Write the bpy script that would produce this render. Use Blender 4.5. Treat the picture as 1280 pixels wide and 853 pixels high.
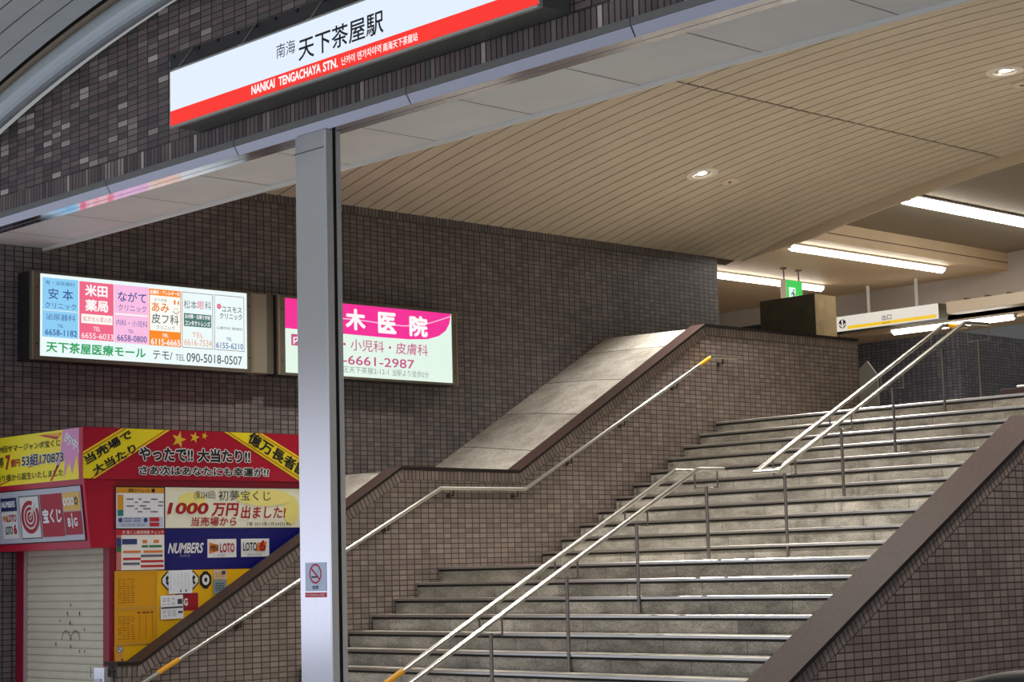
import bpy, bmesh, math, random
from mathutils import Vector, Matrix
random.seed(7)
for o in list(bpy.data.objects): bpy.data.objects.remove(o)
SC = bpy.context.scene
COL = SC.collection
ZO = 1.971                      # eye height above the street: geometry below is written relative to the eye level

def lin(c):
    return tuple(((v/255.0)/12.92 if v/255.0 <= 0.04045 else ((v/255.0+0.055)/1.055)**2.4) for v in c)+(1.0,)

# ------------------------------------------------------------------ camera, sky, exposure
F_PX, YAW, PITCH, ROLL = 2369.256, 0.810842402, 0.118760742, -0.0254570274
cy_, sy_ = math.cos(YAW), math.sin(YAW)
fw = Vector((-sy_*math.cos(PITCH), cy_*math.cos(PITCH), math.sin(PITCH)))
r0 = Vector((cy_, sy_, 0)); u0 = r0.cross(fw)
rv = math.cos(ROLL)*r0+math.sin(ROLL)*u0
uv_ = math.cos(ROLL)*u0-math.sin(ROLL)*r0
cam = bpy.data.cameras.new('camera'); cam_o = bpy.data.objects.new('camera', cam); COL.objects.link(cam_o)
M = Matrix(((rv.x, uv_.x, -fw.x, 0), (rv.y, uv_.y, -fw.y, 0), (rv.z, uv_.z, -fw.z, ZO), (0, 0, 0, 1)))
cam_o.matrix_world = M
cam.sensor_width = 36.0; cam.lens = F_PX*36/1280; cam.clip_end = 300; cam.clip_start = 0.1
SC.camera = cam_o
W = bpy.data.worlds.new('sky'); SC.world = W; W.use_nodes = True
wn = W.node_tree; bg = wn.nodes['Background']; bg.inputs[1].default_value = 0.85
wtc = wn.nodes.new('ShaderNodeTexCoord'); wsp = wn.nodes.new('ShaderNodeSeparateXYZ'); wrp = wn.nodes.new('ShaderNodeValToRGB')
wn.links.new(wtc.outputs['Generated'], wsp.inputs[0]); wn.links.new(wsp.outputs['Z'], wrp.inputs[0]); wn.links.new(wrp.outputs[0], bg.inputs[0])
we = wrp.color_ramp.elements                      # bright hazy horizon down the street, greyer overcast above
we[0].position = 0.0; we[0].color = (0.80, 0.83, 1.0, 1); we[1].position = 1.0; we[1].color = (1.2, 1.3, 1.5, 1)
for p_, c_ in ((0.05, (0.62, 0.64, 0.74)), (0.11, (0.20, 0.21, 0.21)), (0.42, (0.26, 0.27, 0.28)), (0.6, (1.0, 1.08, 1.2))):
    q_ = we.new(p_); q_.color = c_+(1,)
vs = SC.view_settings; vs.view_transform = 'Standard'; vs.look = 'None'; vs.gamma = 1.0; vs.exposure = 0.6; vs.use_curve_mapping = False
EMIT = 0.66         # lit sign faces under the exposure above
TUBE_L = 9.0      # radiance of the fluorescent tubes
SPOT_W = 470.0     # each downlight

# ------------------------------------------------------------------ materials
MATS = {}
def nodes(name):
    m = bpy.data.materials.new(name); m.use_nodes = True
    nt = m.node_tree; return m, nt, nt.nodes['Principled BSDF']
def mat(name, rgb, rough=0.6, metal=0.0, noise=0.0, nscale=6.0, bump=0.0, emit=0.0, spec=0.5, coat=0.0):
    if name in MATS: return MATS[name]
    m, nt, b = nodes(name); c = lin(rgb)
    b.inputs['Base Color'].default_value = c; b.inputs['Roughness'].default_value = rough; b.inputs['Metallic'].default_value = metal
    b.inputs['Specular IOR Level'].default_value = spec; b.inputs['Coat Weight'].default_value = coat
    if emit > 0:
        b.inputs['Emission Color'].default_value = c; b.inputs['Emission Strength'].default_value = emit*(EMIT if emit < 2 else 1.0)
        b.inputs['Base Color'].default_value = (0.02, 0.02, 0.02, 1)
    if noise > 0 or bump > 0:
        tc = nt.nodes.new('ShaderNodeTexCoord'); n = nt.nodes.new('ShaderNodeTexNoise')
        n.inputs['Scale'].default_value = nscale; n.inputs['Detail'].default_value = 6; n.inputs['Roughness'].default_value = 0.6
        nt.links.new(tc.outputs['Object'], n.inputs['Vector'])
        if noise > 0:
            mx = nt.nodes.new('ShaderNodeMix'); mx.data_type = 'RGBA'; mx.blend_type = 'MIX'
            mx.inputs[6].default_value = tuple(max(0, v*(1-noise)) for v in c[:3])+(1,)
            mx.inputs[7].default_value = tuple(min(1, v*(1+noise)) for v in c[:3])+(1,)
            rp = nt.nodes.new('ShaderNodeMapRange'); rp.inputs[1].default_value = 0.3; rp.inputs[2].default_value = 0.7
            nt.links.new(n.outputs['Fac'], rp.inputs[0]); nt.links.new(rp.outputs[0], mx.inputs[0])
            nt.links.new(mx.outputs[2], b.inputs['Base Color'])
        if bump > 0:
            bp = nt.nodes.new('ShaderNodeBump'); bp.inputs['Strength'].default_value = bump; bp.inputs['Distance'].default_value = 0.01
            nt.links.new(n.outputs['Fac'], bp.inputs['Height']); nt.links.new(bp.outputs[0], b.inputs['Normal'])
    MATS[name] = m; return m

def tile(name, w, h, stops, joint, jv=0.010, jh=0.006, rough=0.45, offset=0.0, stain=0.15, bump=0.35, nsc=2.0):
    """small wall tiles laid in metres of UV; stops = [(pos, rgb)] over a per-tile random value"""
    m, nt, b = nodes(name); N = nt.nodes; L = nt.links
    uvn = N.new('ShaderNodeUVMap'); br = N.new('ShaderNodeTexBrick')
    br.offset = offset; br.offset_frequency = 2; br.squash = 1.0
    br.inputs['Color1'].default_value = (0, 0, 0, 1); br.inputs['Color2'].default_value = (1, 1, 1, 1); br.inputs['Mortar'].default_value = (0, 0, 0, 1)
    br.inputs['Scale'].default_value = 1; br.inputs['Mortar Size'].default_value = 0.0; br.inputs['Mortar Smooth'].default_value = 0.0
    br.inputs['Bias'].default_value = 0.0; br.inputs['Brick Width'].default_value = w; br.inputs['Row Height'].default_value = h
    L.new(uvn.outputs[0], br.inputs['Vector'])
    rp = N.new('ShaderNodeValToRGB'); rp.color_ramp.interpolation = 'LINEAR'
    e = rp.color_ramp.elements
    e[0].position = stops[0][0]; e[0].color = lin(stops[0][1]); e[1].position = stops[-1][0]; e[1].color = lin(stops[-1][1])
    for p, c in stops[1:-1]:
        q = e.new(p); q.color = lin(c)
    L.new(br.outputs['Color'], rp.inputs[0])
    tc = N.new('ShaderNodeTexCoord'); no = N.new('ShaderNodeTexNoise'); no.inputs['Scale'].default_value = nsc; no.inputs['Detail'].default_value = 5
    L.new(tc.outputs['Object'], no.inputs['Vector'])
    mr = N.new('ShaderNodeMapRange'); mr.inputs[1].default_value = 0.3; mr.inputs[2].default_value = 0.7
    mr.inputs[3].default_value = 1-stain; mr.inputs[4].default_value = 1+stain
    L.new(no.outputs['Fac'], mr.inputs[0])
    mu = N.new('ShaderNodeMix'); mu.data_type = 'RGBA'; mu.blend_type = 'MULTIPLY'; mu.inputs[0].default_value = 1
    L.new(rp.outputs[0], mu.inputs[6]); L.new(mr.outputs[0], mu.inputs[7])
    mx = N.new('ShaderNodeMix'); mx.data_type = 'RGBA'; mx.inputs[7].default_value = lin(joint)
    sp = N.new('ShaderNodeSeparateXYZ'); L.new(uvn.outputs[0], sp.inputs[0]); msk = []
    for ax, per, j in ((0, w, jv), (1, h, jh)):
        pp = N.new('ShaderNodeMath'); pp.operation = 'PINGPONG'; pp.inputs[1].default_value = per/2; L.new(sp.outputs[ax], pp.inputs[0])
        ma = N.new('ShaderNodeMapRange'); ma.inputs[1].default_value = j*0.35; ma.inputs[2].default_value = j*0.65; ma.inputs[3].default_value = 1; ma.inputs[4].default_value = 0
        L.new(pp.outputs[0], ma.inputs[0]); msk.append(ma)
    jm = N.new('ShaderNodeMath'); jm.operation = 'MAXIMUM'; L.new(msk[0].outputs[0], jm.inputs[0]); L.new(msk[1].outputs[0], jm.inputs[1])
    L.new(jm.outputs[0], mx.inputs[0]); L.new(mu.outputs[2], mx.inputs[6]); L.new(mx.outputs[2], b.inputs['Base Color'])
    b.inputs['Roughness'].default_value = rough
    bp = N.new('ShaderNodeBump'); bp.invert = True; bp.inputs['Strength'].default_value = bump; bp.inputs['Distance'].default_value = 0.004
    L.new(jm.outputs[0], bp.inputs['Height']); L.new(bp.outputs[0], b.inputs['Normal'])
    MATS[name] = m; return m

def granite(name, base, dark, w, h, joint=0.006, grime=0.0, gscale=16, rough=0.55):
    """speckled stone with dirt blotches; joints laid in UV metres"""
    m, nt, b = nodes(name); N = nt.nodes; L = nt.links
    uvn = N.new('ShaderNodeUVMap'); br = N.new('ShaderNodeTexBrick'); br.offset = 0.37; br.offset_frequency = 2
    br.inputs['Scale'].default_value = 1; br.inputs['Mortar Size'].default_value = joint/2; br.inputs['Brick Width'].default_value = w; br.inputs['Row Height'].default_value = h
    br.inputs['Color1'].default_value = (0.8, 0.8, 0.8, 1); br.inputs['Color2'].default_value = (1.1, 1.1, 1.1, 1); br.inputs['Mortar'].default_value = (0.25, 0.25, 0.25, 1)
    L.new(uvn.outputs[0], br.inputs['Vector'])
    tc = N.new('ShaderNodeTexCoord')
    n1 = N.new('ShaderNodeTexNoise'); n1.inputs['Scale'].default_value = 90; n1.inputs['Detail'].default_value = 3
    mp = N.new('ShaderNodeMapping'); mp.inputs['Scale'].default_value = (1.1, 1.1, 2.6)
    n2 = N.new('ShaderNodeTexNoise'); n2.inputs['Scale'].default_value = 2.2; n2.inputs['Detail'].default_value = 9; n2.inputs['Roughness'].default_value = 0.72
    L.new(tc.outputs['Object'], n1.inputs['Vector']); L.new(tc.outputs['Object'], mp.inputs[0]); L.new(mp.outputs[0], n2.inputs['Vector'])
    r1 = N.new('ShaderNodeMapRange'); r1.inputs[1].default_value = 0.35; r1.inputs[2].default_value = 0.65; r1.inputs[3].default_value = 0.62; r1.inputs[4].default_value = 1.3
    L.new(n1.outputs['Fac'], r1.inputs[0])
    r2 = N.new('ShaderNodeMapRange'); r2.inputs[1].default_value = 0.38; r2.inputs[2].default_value = 0.62
    L.new(n2.outputs['Fac'], r2.inputs[0])
    mx = N.new('ShaderNodeMix'); mx.data_type = 'RGBA'; mx.inputs[6].default_value = lin(dark); mx.inputs[7].default_value = lin(base)
    L.new(r2.outputs[0], mx.inputs[0])
    m1 = N.new('ShaderNodeMix'); m1.data_type = 'RGBA'; m1.blend_type = 'MULTIPLY'; m1.inputs[0].default_value = 1
    L.new(mx.outputs[2], m1.inputs[6]); L.new(r1.outputs[0], m1.inputs[7])
    m2 = N.new('ShaderNodeMix'); m2.data_type = 'RGBA'; m2.blend_type = 'MULTIPLY'; m2.inputs[0].default_value = 1
    L.new(m1.outputs[2], m2.inputs[6]); L.new(br.outputs['Color'], m2.inputs[7])
    n3 = N.new('ShaderNodeTexNoise'); n3.inputs['Scale'].default_value = gscale; n3.inputs['Detail'].default_value = 8; n3.inputs['Roughness'].default_value = 0.75
    L.new(tc.outputs['Object'], n3.inputs['Vector'])
    r3 = N.new('ShaderNodeMapRange'); r3.inputs[1].default_value = 0.60; r3.inputs[2].default_value = 0.70; r3.inputs[3].default_value = 1.0; r3.inputs[4].default_value = 1-grime
    L.new(n3.outputs['Fac'], r3.inputs[0])
    m3 = N.new('ShaderNodeMix'); m3.data_type = 'RGBA'; m3.blend_type = 'MULTIPLY'; m3.inputs[0].default_value = 1
    L.new(m2.outputs[2], m3.inputs[6]); L.new(r3.outputs[0], m3.inputs[7])
    L.new(m3.outputs[2], b.inputs['Base Color']); b.inputs['Roughness'].default_value = rough
    MATS[name] = m; return m

def brushed(name, rgb, rough=0.3, scale=(60, 60, 1.2)):
    m, nt, b = nodes(name); N = nt.nodes; L = nt.links
    b.inputs['Base Color'].default_value = lin(rgb); b.inputs['Metallic'].default_value = 1.0
    tc = N.new('ShaderNodeTexCoord'); mp = N.new('ShaderNodeMapping'); mp.inputs['Scale'].default_value = scale
    n = N.new('ShaderNodeTexNoise'); n.inputs['Scale'].default_value = 3; n.inputs['Detail'].default_value = 5
    L.new(tc.outputs['Object'], mp.inputs[0]); L.new(mp.outputs[0], n.inputs['Vector'])
    mr = N.new('ShaderNodeMapRange'); mr.inputs[3].default_value = rough*0.75; mr.inputs[4].default_value = rough*1.35
    L.new(n.outputs['Fac'], mr.inputs[0]); L.new(mr.outputs[0], b.inputs['Roughness'])
    bp = N.new('ShaderNodeBump'); bp.inputs['Strength'].default_value = 0.02; bp.inputs['Distance'].default_value = 0.002
    L.new(n.outputs['Fac'], bp.inputs['Height']); L.new(bp.outputs[0], b.inputs['Normal'])
    MATS[name] = m; return m

TW, TH = 0.1023, 0.0528
WALL = [(0.0, (98, 93, 93)), (0.5, (110, 104, 103)), (1.0, (124, 115, 113))]
m_wall = tile('wall_tile', TW, TH, WALL, (36, 31, 30), 0.013, 0.008)
m_sold = tile('soldier_tile', TW, TH, WALL, (36, 31, 30), 0.010, 0.012)
STW = [(0.0, (120, 107, 101)), (0.5, (132, 119, 112)), (1.0, (145, 131, 122))]
m_stw = tile('stair_wall_tile', TW, TH, STW, (50, 42, 40), 0.011, 0.009)
m_stws = tile('stair_soldier_tile', TW, TH, STW, (50, 42, 40), 0.009, 0.011)
FAC = [(0.0, (84, 74, 72)), (0.3, (106, 97, 92)), (0.55, (122, 102, 98)), (0.8, (122, 112, 105)), (0.90, (146, 134, 125)), (1.0, (206, 194, 182))]
m_fac = tile('facade_tile', 0.160, 0.0533, FAC, (30, 25, 25), 0.013, 0.007, stain=0.1)
m_facs = tile('facade_soldier_tile', 0.160, 0.0533, FAC, (30, 25, 25), 0.008, 0.012, stain=0.1)
m_far = tile('far_wall_tile', TW, TH, [(0.0, (104, 104, 114)), (1.0, (128, 128, 138))], (50, 50, 58), 0.012, 0.009)
m_cope = mat('brown_stone_coping', (58, 41, 36), 0.6, noise=0.45, nscale=60, spec=0.25)
m_copee = mat('dark_coping_edge', (30, 23, 21), 0.4)
m_gran = granite('stair_granite', (206, 200, 188), (148, 142, 130), 0.9, 0.153, grime=0.6)
m_conc = granite('slab_concrete', (196, 190, 180), (160, 154, 144), 3.0, 0.87, 0.02, rough=0.8, grime=0.25, gscale=7)
m_steel = brushed('brushed_steel', (226, 226, 230), 0.13)
m_lintel = brushed('polished_lintel_steel', (214, 214, 224), 0.12, (1.2, 60, 60))
m_pipe = mat('handrail_steel', (196, 194, 188), 0.28, 1.0)
m_post = mat('post_steel', (150, 142, 134), 0.3, 1.0)
m_nose = mat('nosing_steel', (222, 220, 214), 0.30, 1.0)
m_black = mat('black_gap', (12, 12, 12), 0.7)
m_soff = mat('soffit_panel', (232, 230, 222), 0.55, noise=0.04, nscale=2)
m_vault = mat('beige_slat', (206, 192, 170), 0.55, noise=0.05, nscale=1.5)
m_groove = mat('slat_groove', (92, 76, 58), 0.8)
m_beige = mat('beige_paint', (214, 186, 150), 0.6, noise=0.06, nscale=1.5)
m_ceil2 = mat('recessed_ceiling', (150, 136, 118), 0.8, noise=0.05, nscale=3)
m_bulk = mat('grey_beige_plaster', (196, 184, 174), 0.7, noise=0.04)
m_tube = mat('fluorescent_tube', (255, 253, 246), 0.5, emit=TUBE_L)
m_white = mat('white_enamel', (236, 236, 232), 0.4)
m_orange = mat('orange_sleeve', (226, 160, 30), 0.4)
m_asph = mat('asphalt', (150, 150, 154), 0.85, noise=0.2, nscale=20)
m_floor2 = mat('concourse_floor_stone', (190, 182, 168), 0.4, noise=0.1)
m_canopy = mat('canopy_panel', (214, 218, 214), 0.5, noise=0.05)
m_cangap = mat('canopy_gap', (60, 58, 54), 0.8)
m_canbe = mat('canopy_edge_board', (190, 174, 150), 0.6)
m_trim = mat('grey_painted_steel', (206, 214, 214), 0.3, 0.45)
m_frame = mat('sign_frame_bronze', (122, 116, 104), 0.4, 0.5)
m_dark = mat('dark_sign_side', (34, 31, 30), 0.5)

# ------------------------------------------------------------------ mesh builder
ORG = {}
class Fr:
    """a drawing plane: point = O + a*r + b*u, n is the outward normal"""
    def __init__(s, O, r, u, n): s.O, s.r, s.u, s.n = Vector(O), Vector(r), Vector(u), Vector(n)
    def p(s, a, b, off=0.0): return s.O+a*s.r+b*s.u+off*s.n
def FX(x): return Fr((x, 0, 0), (0, 1, 0), (0, 0, 1), (1, 0, 0))
def FY(y): return Fr((0, y, 0), (1, 0, 0), (0, 0, 1), (0, -1, 0))

class MB:
    def __init__(s): s.v, s.f, s.m, s.uv, s.sm = [], [], [], [], []
    def face(s, pts, mi=0, uv=None, smooth=False):
        b = len(s.v); s.v += [Vector(p) for p in pts]
        s.f.append(list(range(b, b+len(pts)))); s.m.append(mi); s.uv.append(uv); s.sm.append(smooth)
    def box(s, x0, x1, y0, y1, z0, z1, mi=0):
        p = [(x, y, z) for x in (x0, x1) for y in (y0, y1) for z in (z0, z1)]
        for q in ((0, 1, 3, 2), (4, 6, 7, 5), (0, 4, 5, 1), (2, 3, 7, 6), (0, 2, 6, 4), (1, 5, 7, 3)):
            b = [p[i] for i in q]; s.face(b, mi)
        return s
    def prism(s, poly, axis, lo, hi, mi=0, mcap=None):
        """poly in the two other axes (order y,z for x; x,z for y; x,y for z)"""
        def P(a, b, t): return (t, a, b) if axis == 'x' else ((a, t, b) if axis == 'y' else (a, b, t))
        n = len(poly); mc = mi if mcap is None else mcap
        area = sum(poly[i][0]*poly[(i+1) % n][1]-poly[(i+1) % n][0]*poly[i][1] for i in range(n))
        if area < 0: poly = poly[::-1]
        flip = axis == 'y'
        A = [P(a, b, lo) for a, b in poly]; B = [P(a, b, hi) for a, b in poly]
        capA = A[::-1] if not flip else A; capB = B if not flip else B[::-1]
        s.face(capA, mc); s.face(capB, mc)
        for i in range(n):
            j = (i+1) % n; q = [A[i], A[j], B[j], B[i]]
            s.face(q if not flip else q[::-1], mi)
        return s
    def tube(s, pts, r, n=12, mi=0, cap=True, closed=False):
        pts = [Vector(p) for p in pts]; rings = []; N = len(pts); up = None
        for i, p in enumerate(pts):
            a = pts[i-1] if i > 0 else p; c = pts[i+1] if i < N-1 else p
            d1 = (p-a).normalized() if i > 0 else (c-p).normalized(); d2 = (c-p).normalized() if i < N-1 else d1
            t = (d1+d2).normalized(); k = 1/max(0.3, math.sqrt((1+d1.dot(d2))/2)) if 0 < i < N-1 else 1
            if up is None: up = Vector((0, 0, 1)) if abs(t.z) < 0.9 else Vector((1, 0, 0))
            x = t.cross(up).normalized(); y = x.cross(t).normalized()
            bend = (d2-d1)
            ring = []
            for j in range(n):
                an = 2*math.pi*j/n; o = r*(math.cos(an)*x+math.sin(an)*y)
                if bend.length > 1e-4:
                    e = bend.normalized(); o = o+(k-1)*o.dot(e)*e
                ring.append(p+o)
            rings.append(ring)
        for i in range(N-1):
            for j in range(n):
                k2 = (j+1) % n
                s.face([rings[i][j], rings[i][k2], rings[i+1][k2], rings[i+1][j]][::-1], mi, smooth=True)
        if cap: s.face(rings[0], mi); s.face(rings[-1][::-1], mi)
        return s
    def lathe(s, c, prof, n=28, mi=0, ax=None):
        """prof [(radius, height)] about axis ax (default z) through c"""
        c = Vector(c); ax = Vector(ax or (0, 0, 1)).normalized()
        x = ax.orthogonal().normalized(); y = ax.cross(x)
        R = [[c+h*ax+r*(math.cos(2*math.pi*j/n)*x+math.sin(2*math.pi*j/n)*y) for j in range(n)] for r, h in prof]
        for i in range(len(R)-1):
            for j in range(n):
                k = (j+1) % n; s.face([R[i][j], R[i][k], R[i+1][k], R[i+1][j]], mi, smooth=False)
        return s
    def rect(s, F, a0, a1, b0, b1, off=0.0, mi=0):
        s.face([F.p(a0, b0, off), F.p(a1, b0, off), F.p(a1, b1, off), F.p(a0, b1, off)], mi); return s
    def poly(s, F, pts, off=0.0, mi=0):
        s.face([F.p(a, b, off) for a, b in pts], mi); return s
    def border(s, F, a0, a1, b0, b1, w, off=0.0, mi=0):
        s.rect(F, a0, a1, b0, b0+w, off, mi); s.rect(F, a0, a1, b1-w, b1, off, mi)
        s.rect(F, a0, a0+w, b0+w, b1-w, off, mi); s.rect(F, a1-w, a1, b0+w, b1-w, off, mi); return s
    def disc(s, F, a, b, r, off=0.0, mi=0, n=32, ry=None):
        ry = ry or r; s.poly(F, [(a+r*math.cos(2*math.pi*i/n), b+ry*math.sin(2*math.pi*i/n)) for i in range(n)], off, mi); return s
    def ringf(s, F, a, b, r0, r1, off=0.0, mi=0, n=40, t0=0.0, t1=2*math.pi, e=1.0):
        for i in range(n):
            p, q = t0+(t1-t0)*i/n, t0+(t1-t0)*(i+1)/n
            s.poly(F, [(a+r0*math.cos(p), b+e*r0*math.sin(p)), (a+r1*math.cos(p), b+e*r1*math.sin(p)), (a+r1*math.cos(q), b+e*r1*math.sin(q)), (a+r0*math.cos(q), b+e*r0*math.sin(q))], off, mi)
        return s
    def build(s, name, mats, parent=None, bevel=0.0, merge=False):
        me = bpy.data.meshes.new(name)
        mats = mats if isinstance(mats, (list, tuple)) else [mats]
        org = ORG.get(parent.name) if parent else Vector((0, 0, 0))
        me.from_pydata([tuple(v+Vector((0, 0, ZO))-org) for v in s.v], [], s.f)
        for m in mats: me.materials.append(m)
        ul = me.uv_layers.new(name='UVMap')
        for i, p in enumerate(me.polygons):
            p.material_index = s.m[i]; p.use_smooth = s.sm[i]
            u = s.uv[i]
            if u is None:
                a, b, c = s.v[s.f[i][0]], s.v[s.f[i][1]], s.v[s.f[i][2]]
                nn = Vector((0, 0, 0)); vs_ = [s.v[k] for k in s.f[i]]
                for k in range(len(vs_)): nn += vs_[k].cross(vs_[(k+1) % len(vs_)])
                ax = max(range(3), key=lambda k: abs(nn[k]))
                u = [((v.y, v.z) if ax == 0 else (v.x, v.z) if ax == 1 else (v.x, v.y)) for v in vs_]
            for k, li in enumerate(p.loop_indices): ul.data[li].uv = u[k]
        if merge or bevel > 0:
            bm = bmesh.new(); bm.from_mesh(me); bmesh.ops.remove_doubles(bm, verts=bm.verts, dist=1e-5)
            bmesh.ops.recalc_face_normals(bm, faces=bm.faces)
            bm.to_mesh(me); bm.free()
        me.update()
        o = bpy.data.objects.new(name, me); COL.objects.link(o)
        if parent: o.parent = parent
        if bevel > 0:
            md = o.modifiers.new('Bevel', 'BEVEL'); md.width = bevel; md.segments = 2; md.limit_method = 'ANGLE'; md.angle_limit = math.radians(40)
        ORG[o.name] = org.copy()
        return o

def tag(o, label, cat, group=None, kind=None):
    o['label'] = label; o['category'] = cat
    if group: o['group'] = group
    if kind: o['kind'] = kind
    return o
def thing(name, base, label, cat, group=None):
    o = bpy.data.objects.new(name, None); COL.objects.link(o); o.empty_display_size = 0.1
    b = Vector(base)+Vector((0, 0, ZO)); o.location = b; ORG[o.name] = b
    return tag(o, label, cat, group)
def struct(mb, name, mats, label=None, **kw):
    o = mb.build(name, mats, **kw); o['kind'] = 'structure'
    if label: o['label'] = label
    return o
def dup(root, offset, label=None):
    c = root.copy(); COL.objects.link(c); c.location = root.location+Vector(offset); ORG[c.name] = ORG[root.name]+Vector(offset)
    if label: c['label'] = label
    for ch in root.children:
        d = ch.copy(); COL.objects.link(d); d.parent = c
        for g in ch.children:
            e = g.copy(); COL.objects.link(e); e.parent = d
    return c

def glyphs(body):
    c = bpy.data.curves.new('glyphs', 'FONT'); c.body = body; c.resolution_u = 3
    o = bpy.data.objects.new('glyphs', c); COL.objects.link(o)
    dg = bpy.context.evaluated_depsgraph_get(); dg.update()
    me = bpy.data.meshes.new_from_object(o.evaluated_get(dg))
    V = [v.co.copy() for v in me.vertices]; P = [list(p.vertices) for p in me.polygons]
    bpy.data.objects.remove(o); bpy.data.curves.remove(c); bpy.data.meshes.remove(me)
    return V, P
def letter(mb, F, body, a0, a1, b0, b1, off=0.0015, mi=0, w=0.0, outline=None, omi=1, ang=0.0, shear=0.0):
    """fit a line of lettering into the box (a0..a1, b0..b1) of plane F, optionally turned by ang about the box centre;
    heavier strokes (w, in ems) and outlines are laid as shifted layers of the same glyphs"""
    V, P = glyphs(body)
    if not V: return mb
    x0, x1 = min(v.x for v in V)-w, max(v.x for v in V)+w; y0, y1 = min(v.y for v in V)-w, max(v.y for v in V)+w
    sx, sy = (a1-a0)/max(1e-6, x1-x0), (b1-b0)/max(1e-6, y1-y0)
    ca, cb = (a0+a1)/2, (b0+b1)/2; co, si = math.cos(ang), math.sin(ang)
    def put(r, n, off, mi):
        for k in range(n):
            dx, dy = r*math.cos(2*math.pi*k/n), r*math.sin(2*math.pi*k/n)
            if k and n > 8 and r == 0: break
            base = len(mb.v); o2 = off+k*0.00004
            for v in V:
                a, b = (v.x+dx-(x0+x1)/2)*sx, (v.y+dy-(y0+y1)/2)*sy
                a += shear*b
                mb.v.append(F.p(ca+a*co-b*si, cb+a*si+b*co, o2))
            for p in P:
                mb.f.append([base+i for i in p]); mb.m.append(mi); mb.uv.append(None); mb.sm.append(False)
    if outline:
        put(outline, 10, off, omi); off += 0.0015
    put(w, 8 if w > 0 else 1, off, mi)
    return mb
def bars(mb, F, a0, a1, b0, b1, rows, off, mi, fill=0.75, jit=0.25, seg=3):
    """rows of unreadable small print"""
    h = (b1-b0)/rows
    for i in range(rows):
        b = b1-(i+0.5)*h; a = a0
        for k in range(seg):
            ln = (a1-a0)/seg*(1-jit*random.random())
            if random.random() < 0.9: mb.rect(F, a, a+ln*0.9, b-h*fill/4, b+h*fill/4, off, mi)
            a += (a1-a0)/seg
    return mb
P_ = lambda n, c, r=0.5: mat('print_'+n, c, r)
E_ = lambda n, c, s=1.0: mat('lit_'+n, c, 0.4, emit=s)

# ------------------------------------------------------------------ vault and arch curves
def vz(x): return -24.911+math.sqrt(30.042**2-(x+9.676)**2)          # slatted vault
def arcz(x, off=0.0): return -15.031+math.sqrt((20.0136+off)**2-(x+10.792)**2)   # facade arch

# ================================================================== SETTING
G = -1.971
mb = MB(); mb.box(-40, 40, -30, 9.5, G-0.2, G); mb.box(-40, 40, 9.5, 30, G-0.2, G)
struct(mb, 'floor', m_asph, 'grey asphalt street in front of the station')

# left wall with soldier row under the vault
mb = MB(); mb.box(-17.3, -17.0, 8.72, 20.149, G, 4.24)
wl = struct(mb, 'wall_left', m_wall, 'dark brown tiled wall carrying the two lit clinic signs')
def soldier(mb, x, pts, h=0.107, off=0.002, length0=0.0):
    """vertical tile row hung under a path in the plane x (path in y,z)"""
    x = x+off; u = length0
    dirs = []
    for i in range(len(pts)-1):
        d = Vector((pts[i+1][0]-pts[i][0], pts[i+1][1]-pts[i][1])).normalized(); dirs.append(Vector((d.y, -d.x)))
    def low(i):
        p = Vector(pts[i])
        if i == 0: n = dirs[0]; return p+n*h/1.0 if abs(n.x) < 0.1 else p+n*h
        if i == len(pts)-1: return p+dirs[-1]*h
        n = (dirs[i-1]+dirs[i]).normalized(); return p+n*h/n.dot(dirs[i])
    for i in range(len(pts)-1):
        a, b = Vector(pts[i]), Vector(pts[i+1]); la, lb = low(i), low(i+1); d = (b-a).normalized(); L = (b-a).length
        ua, ub = (la-a).dot(d), L+(lb-b).dot(d)
        q = [(x, la.x, la.y), (x, lb.x, lb.y), (x, b.x, b.y), (x, a.x, a.y)]
        k = 0.1023/h
        uvq = [(0.0, u+ua), (0.0, u+ub), (h*k*0.999, u+L), (h*k*0.999, u)]
        mb.face(q, 0, uvq); u += L
    return mb
mb = MB(); soldier(mb, -17.0, [(9.66, 4.24), (20.149, 4.232)], 0.108); o = mb.build('soldier_course', m_sold, wl)

# tiled facade above the opening, with an arched top
poly = [(-18.4, 3.449), (-3.2, 3.449)]
xs = [-3.2-i*(15.2/40) for i in range(41)]
poly += [(x, arcz(x, -0.02)) for x in xs]
mb = MB(); mb.prism(poly, 'y', 8.7, 9.62)
fa = struct(mb, 'wall_facade', m_fac, 'dark mottled tile facade above the entrance')
mb = MB()
mb.face([(-18.4, 8.697, 3.455), (-3.2, 8.697, 3.455), (-3.2, 8.697, 3.615), (-18.4, 8.697, 3.615)], 0, [(0.0, 0.0), (0.0, 15.2), (0.16, 15.2), (0.16, 0.0)])
mb.build('soldier_course', m_facs, fa)
# stainless lintel
prof = [(8.66, 3.395), (8.7, 3.329), (8.79, 3.329), (8.79, 3.335), (8.80, 3.335), (8.80, 3.329), (8.88, 3.329), (8.88, 3.395)]
mb = MB(); mb.prism(prof, 'x', -19.5, -3.0)
li = struct(mb, 'trim_1', m_lintel, 'stainless steel lintel under the tiled facade')
mb = MB(); mb.box(-19.5, -3.0, 8.655, 8.88, 3.396, 3.449); mb.build('ledge', mat('ledge_grey', (126, 126, 120), 0.5, 0.3), li)
mb = MB()
for x in (-14.2, -12.28, -10.15, -7.945, -5.8):
    mb.face([(x, 8.6535, 3.449), (x+.006, 8.6535, 3.449), (x+.006, 8.6535, 3.395), (x, 8.6535, 3.395)])
    mb.face([(x, 8.6535, 3.395), (x+.006, 8.6535, 3.395), (x+.006, 8.699, 3.328), (x, 8.699, 3.328)])
mb.build('joint', m_black, li)
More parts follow.
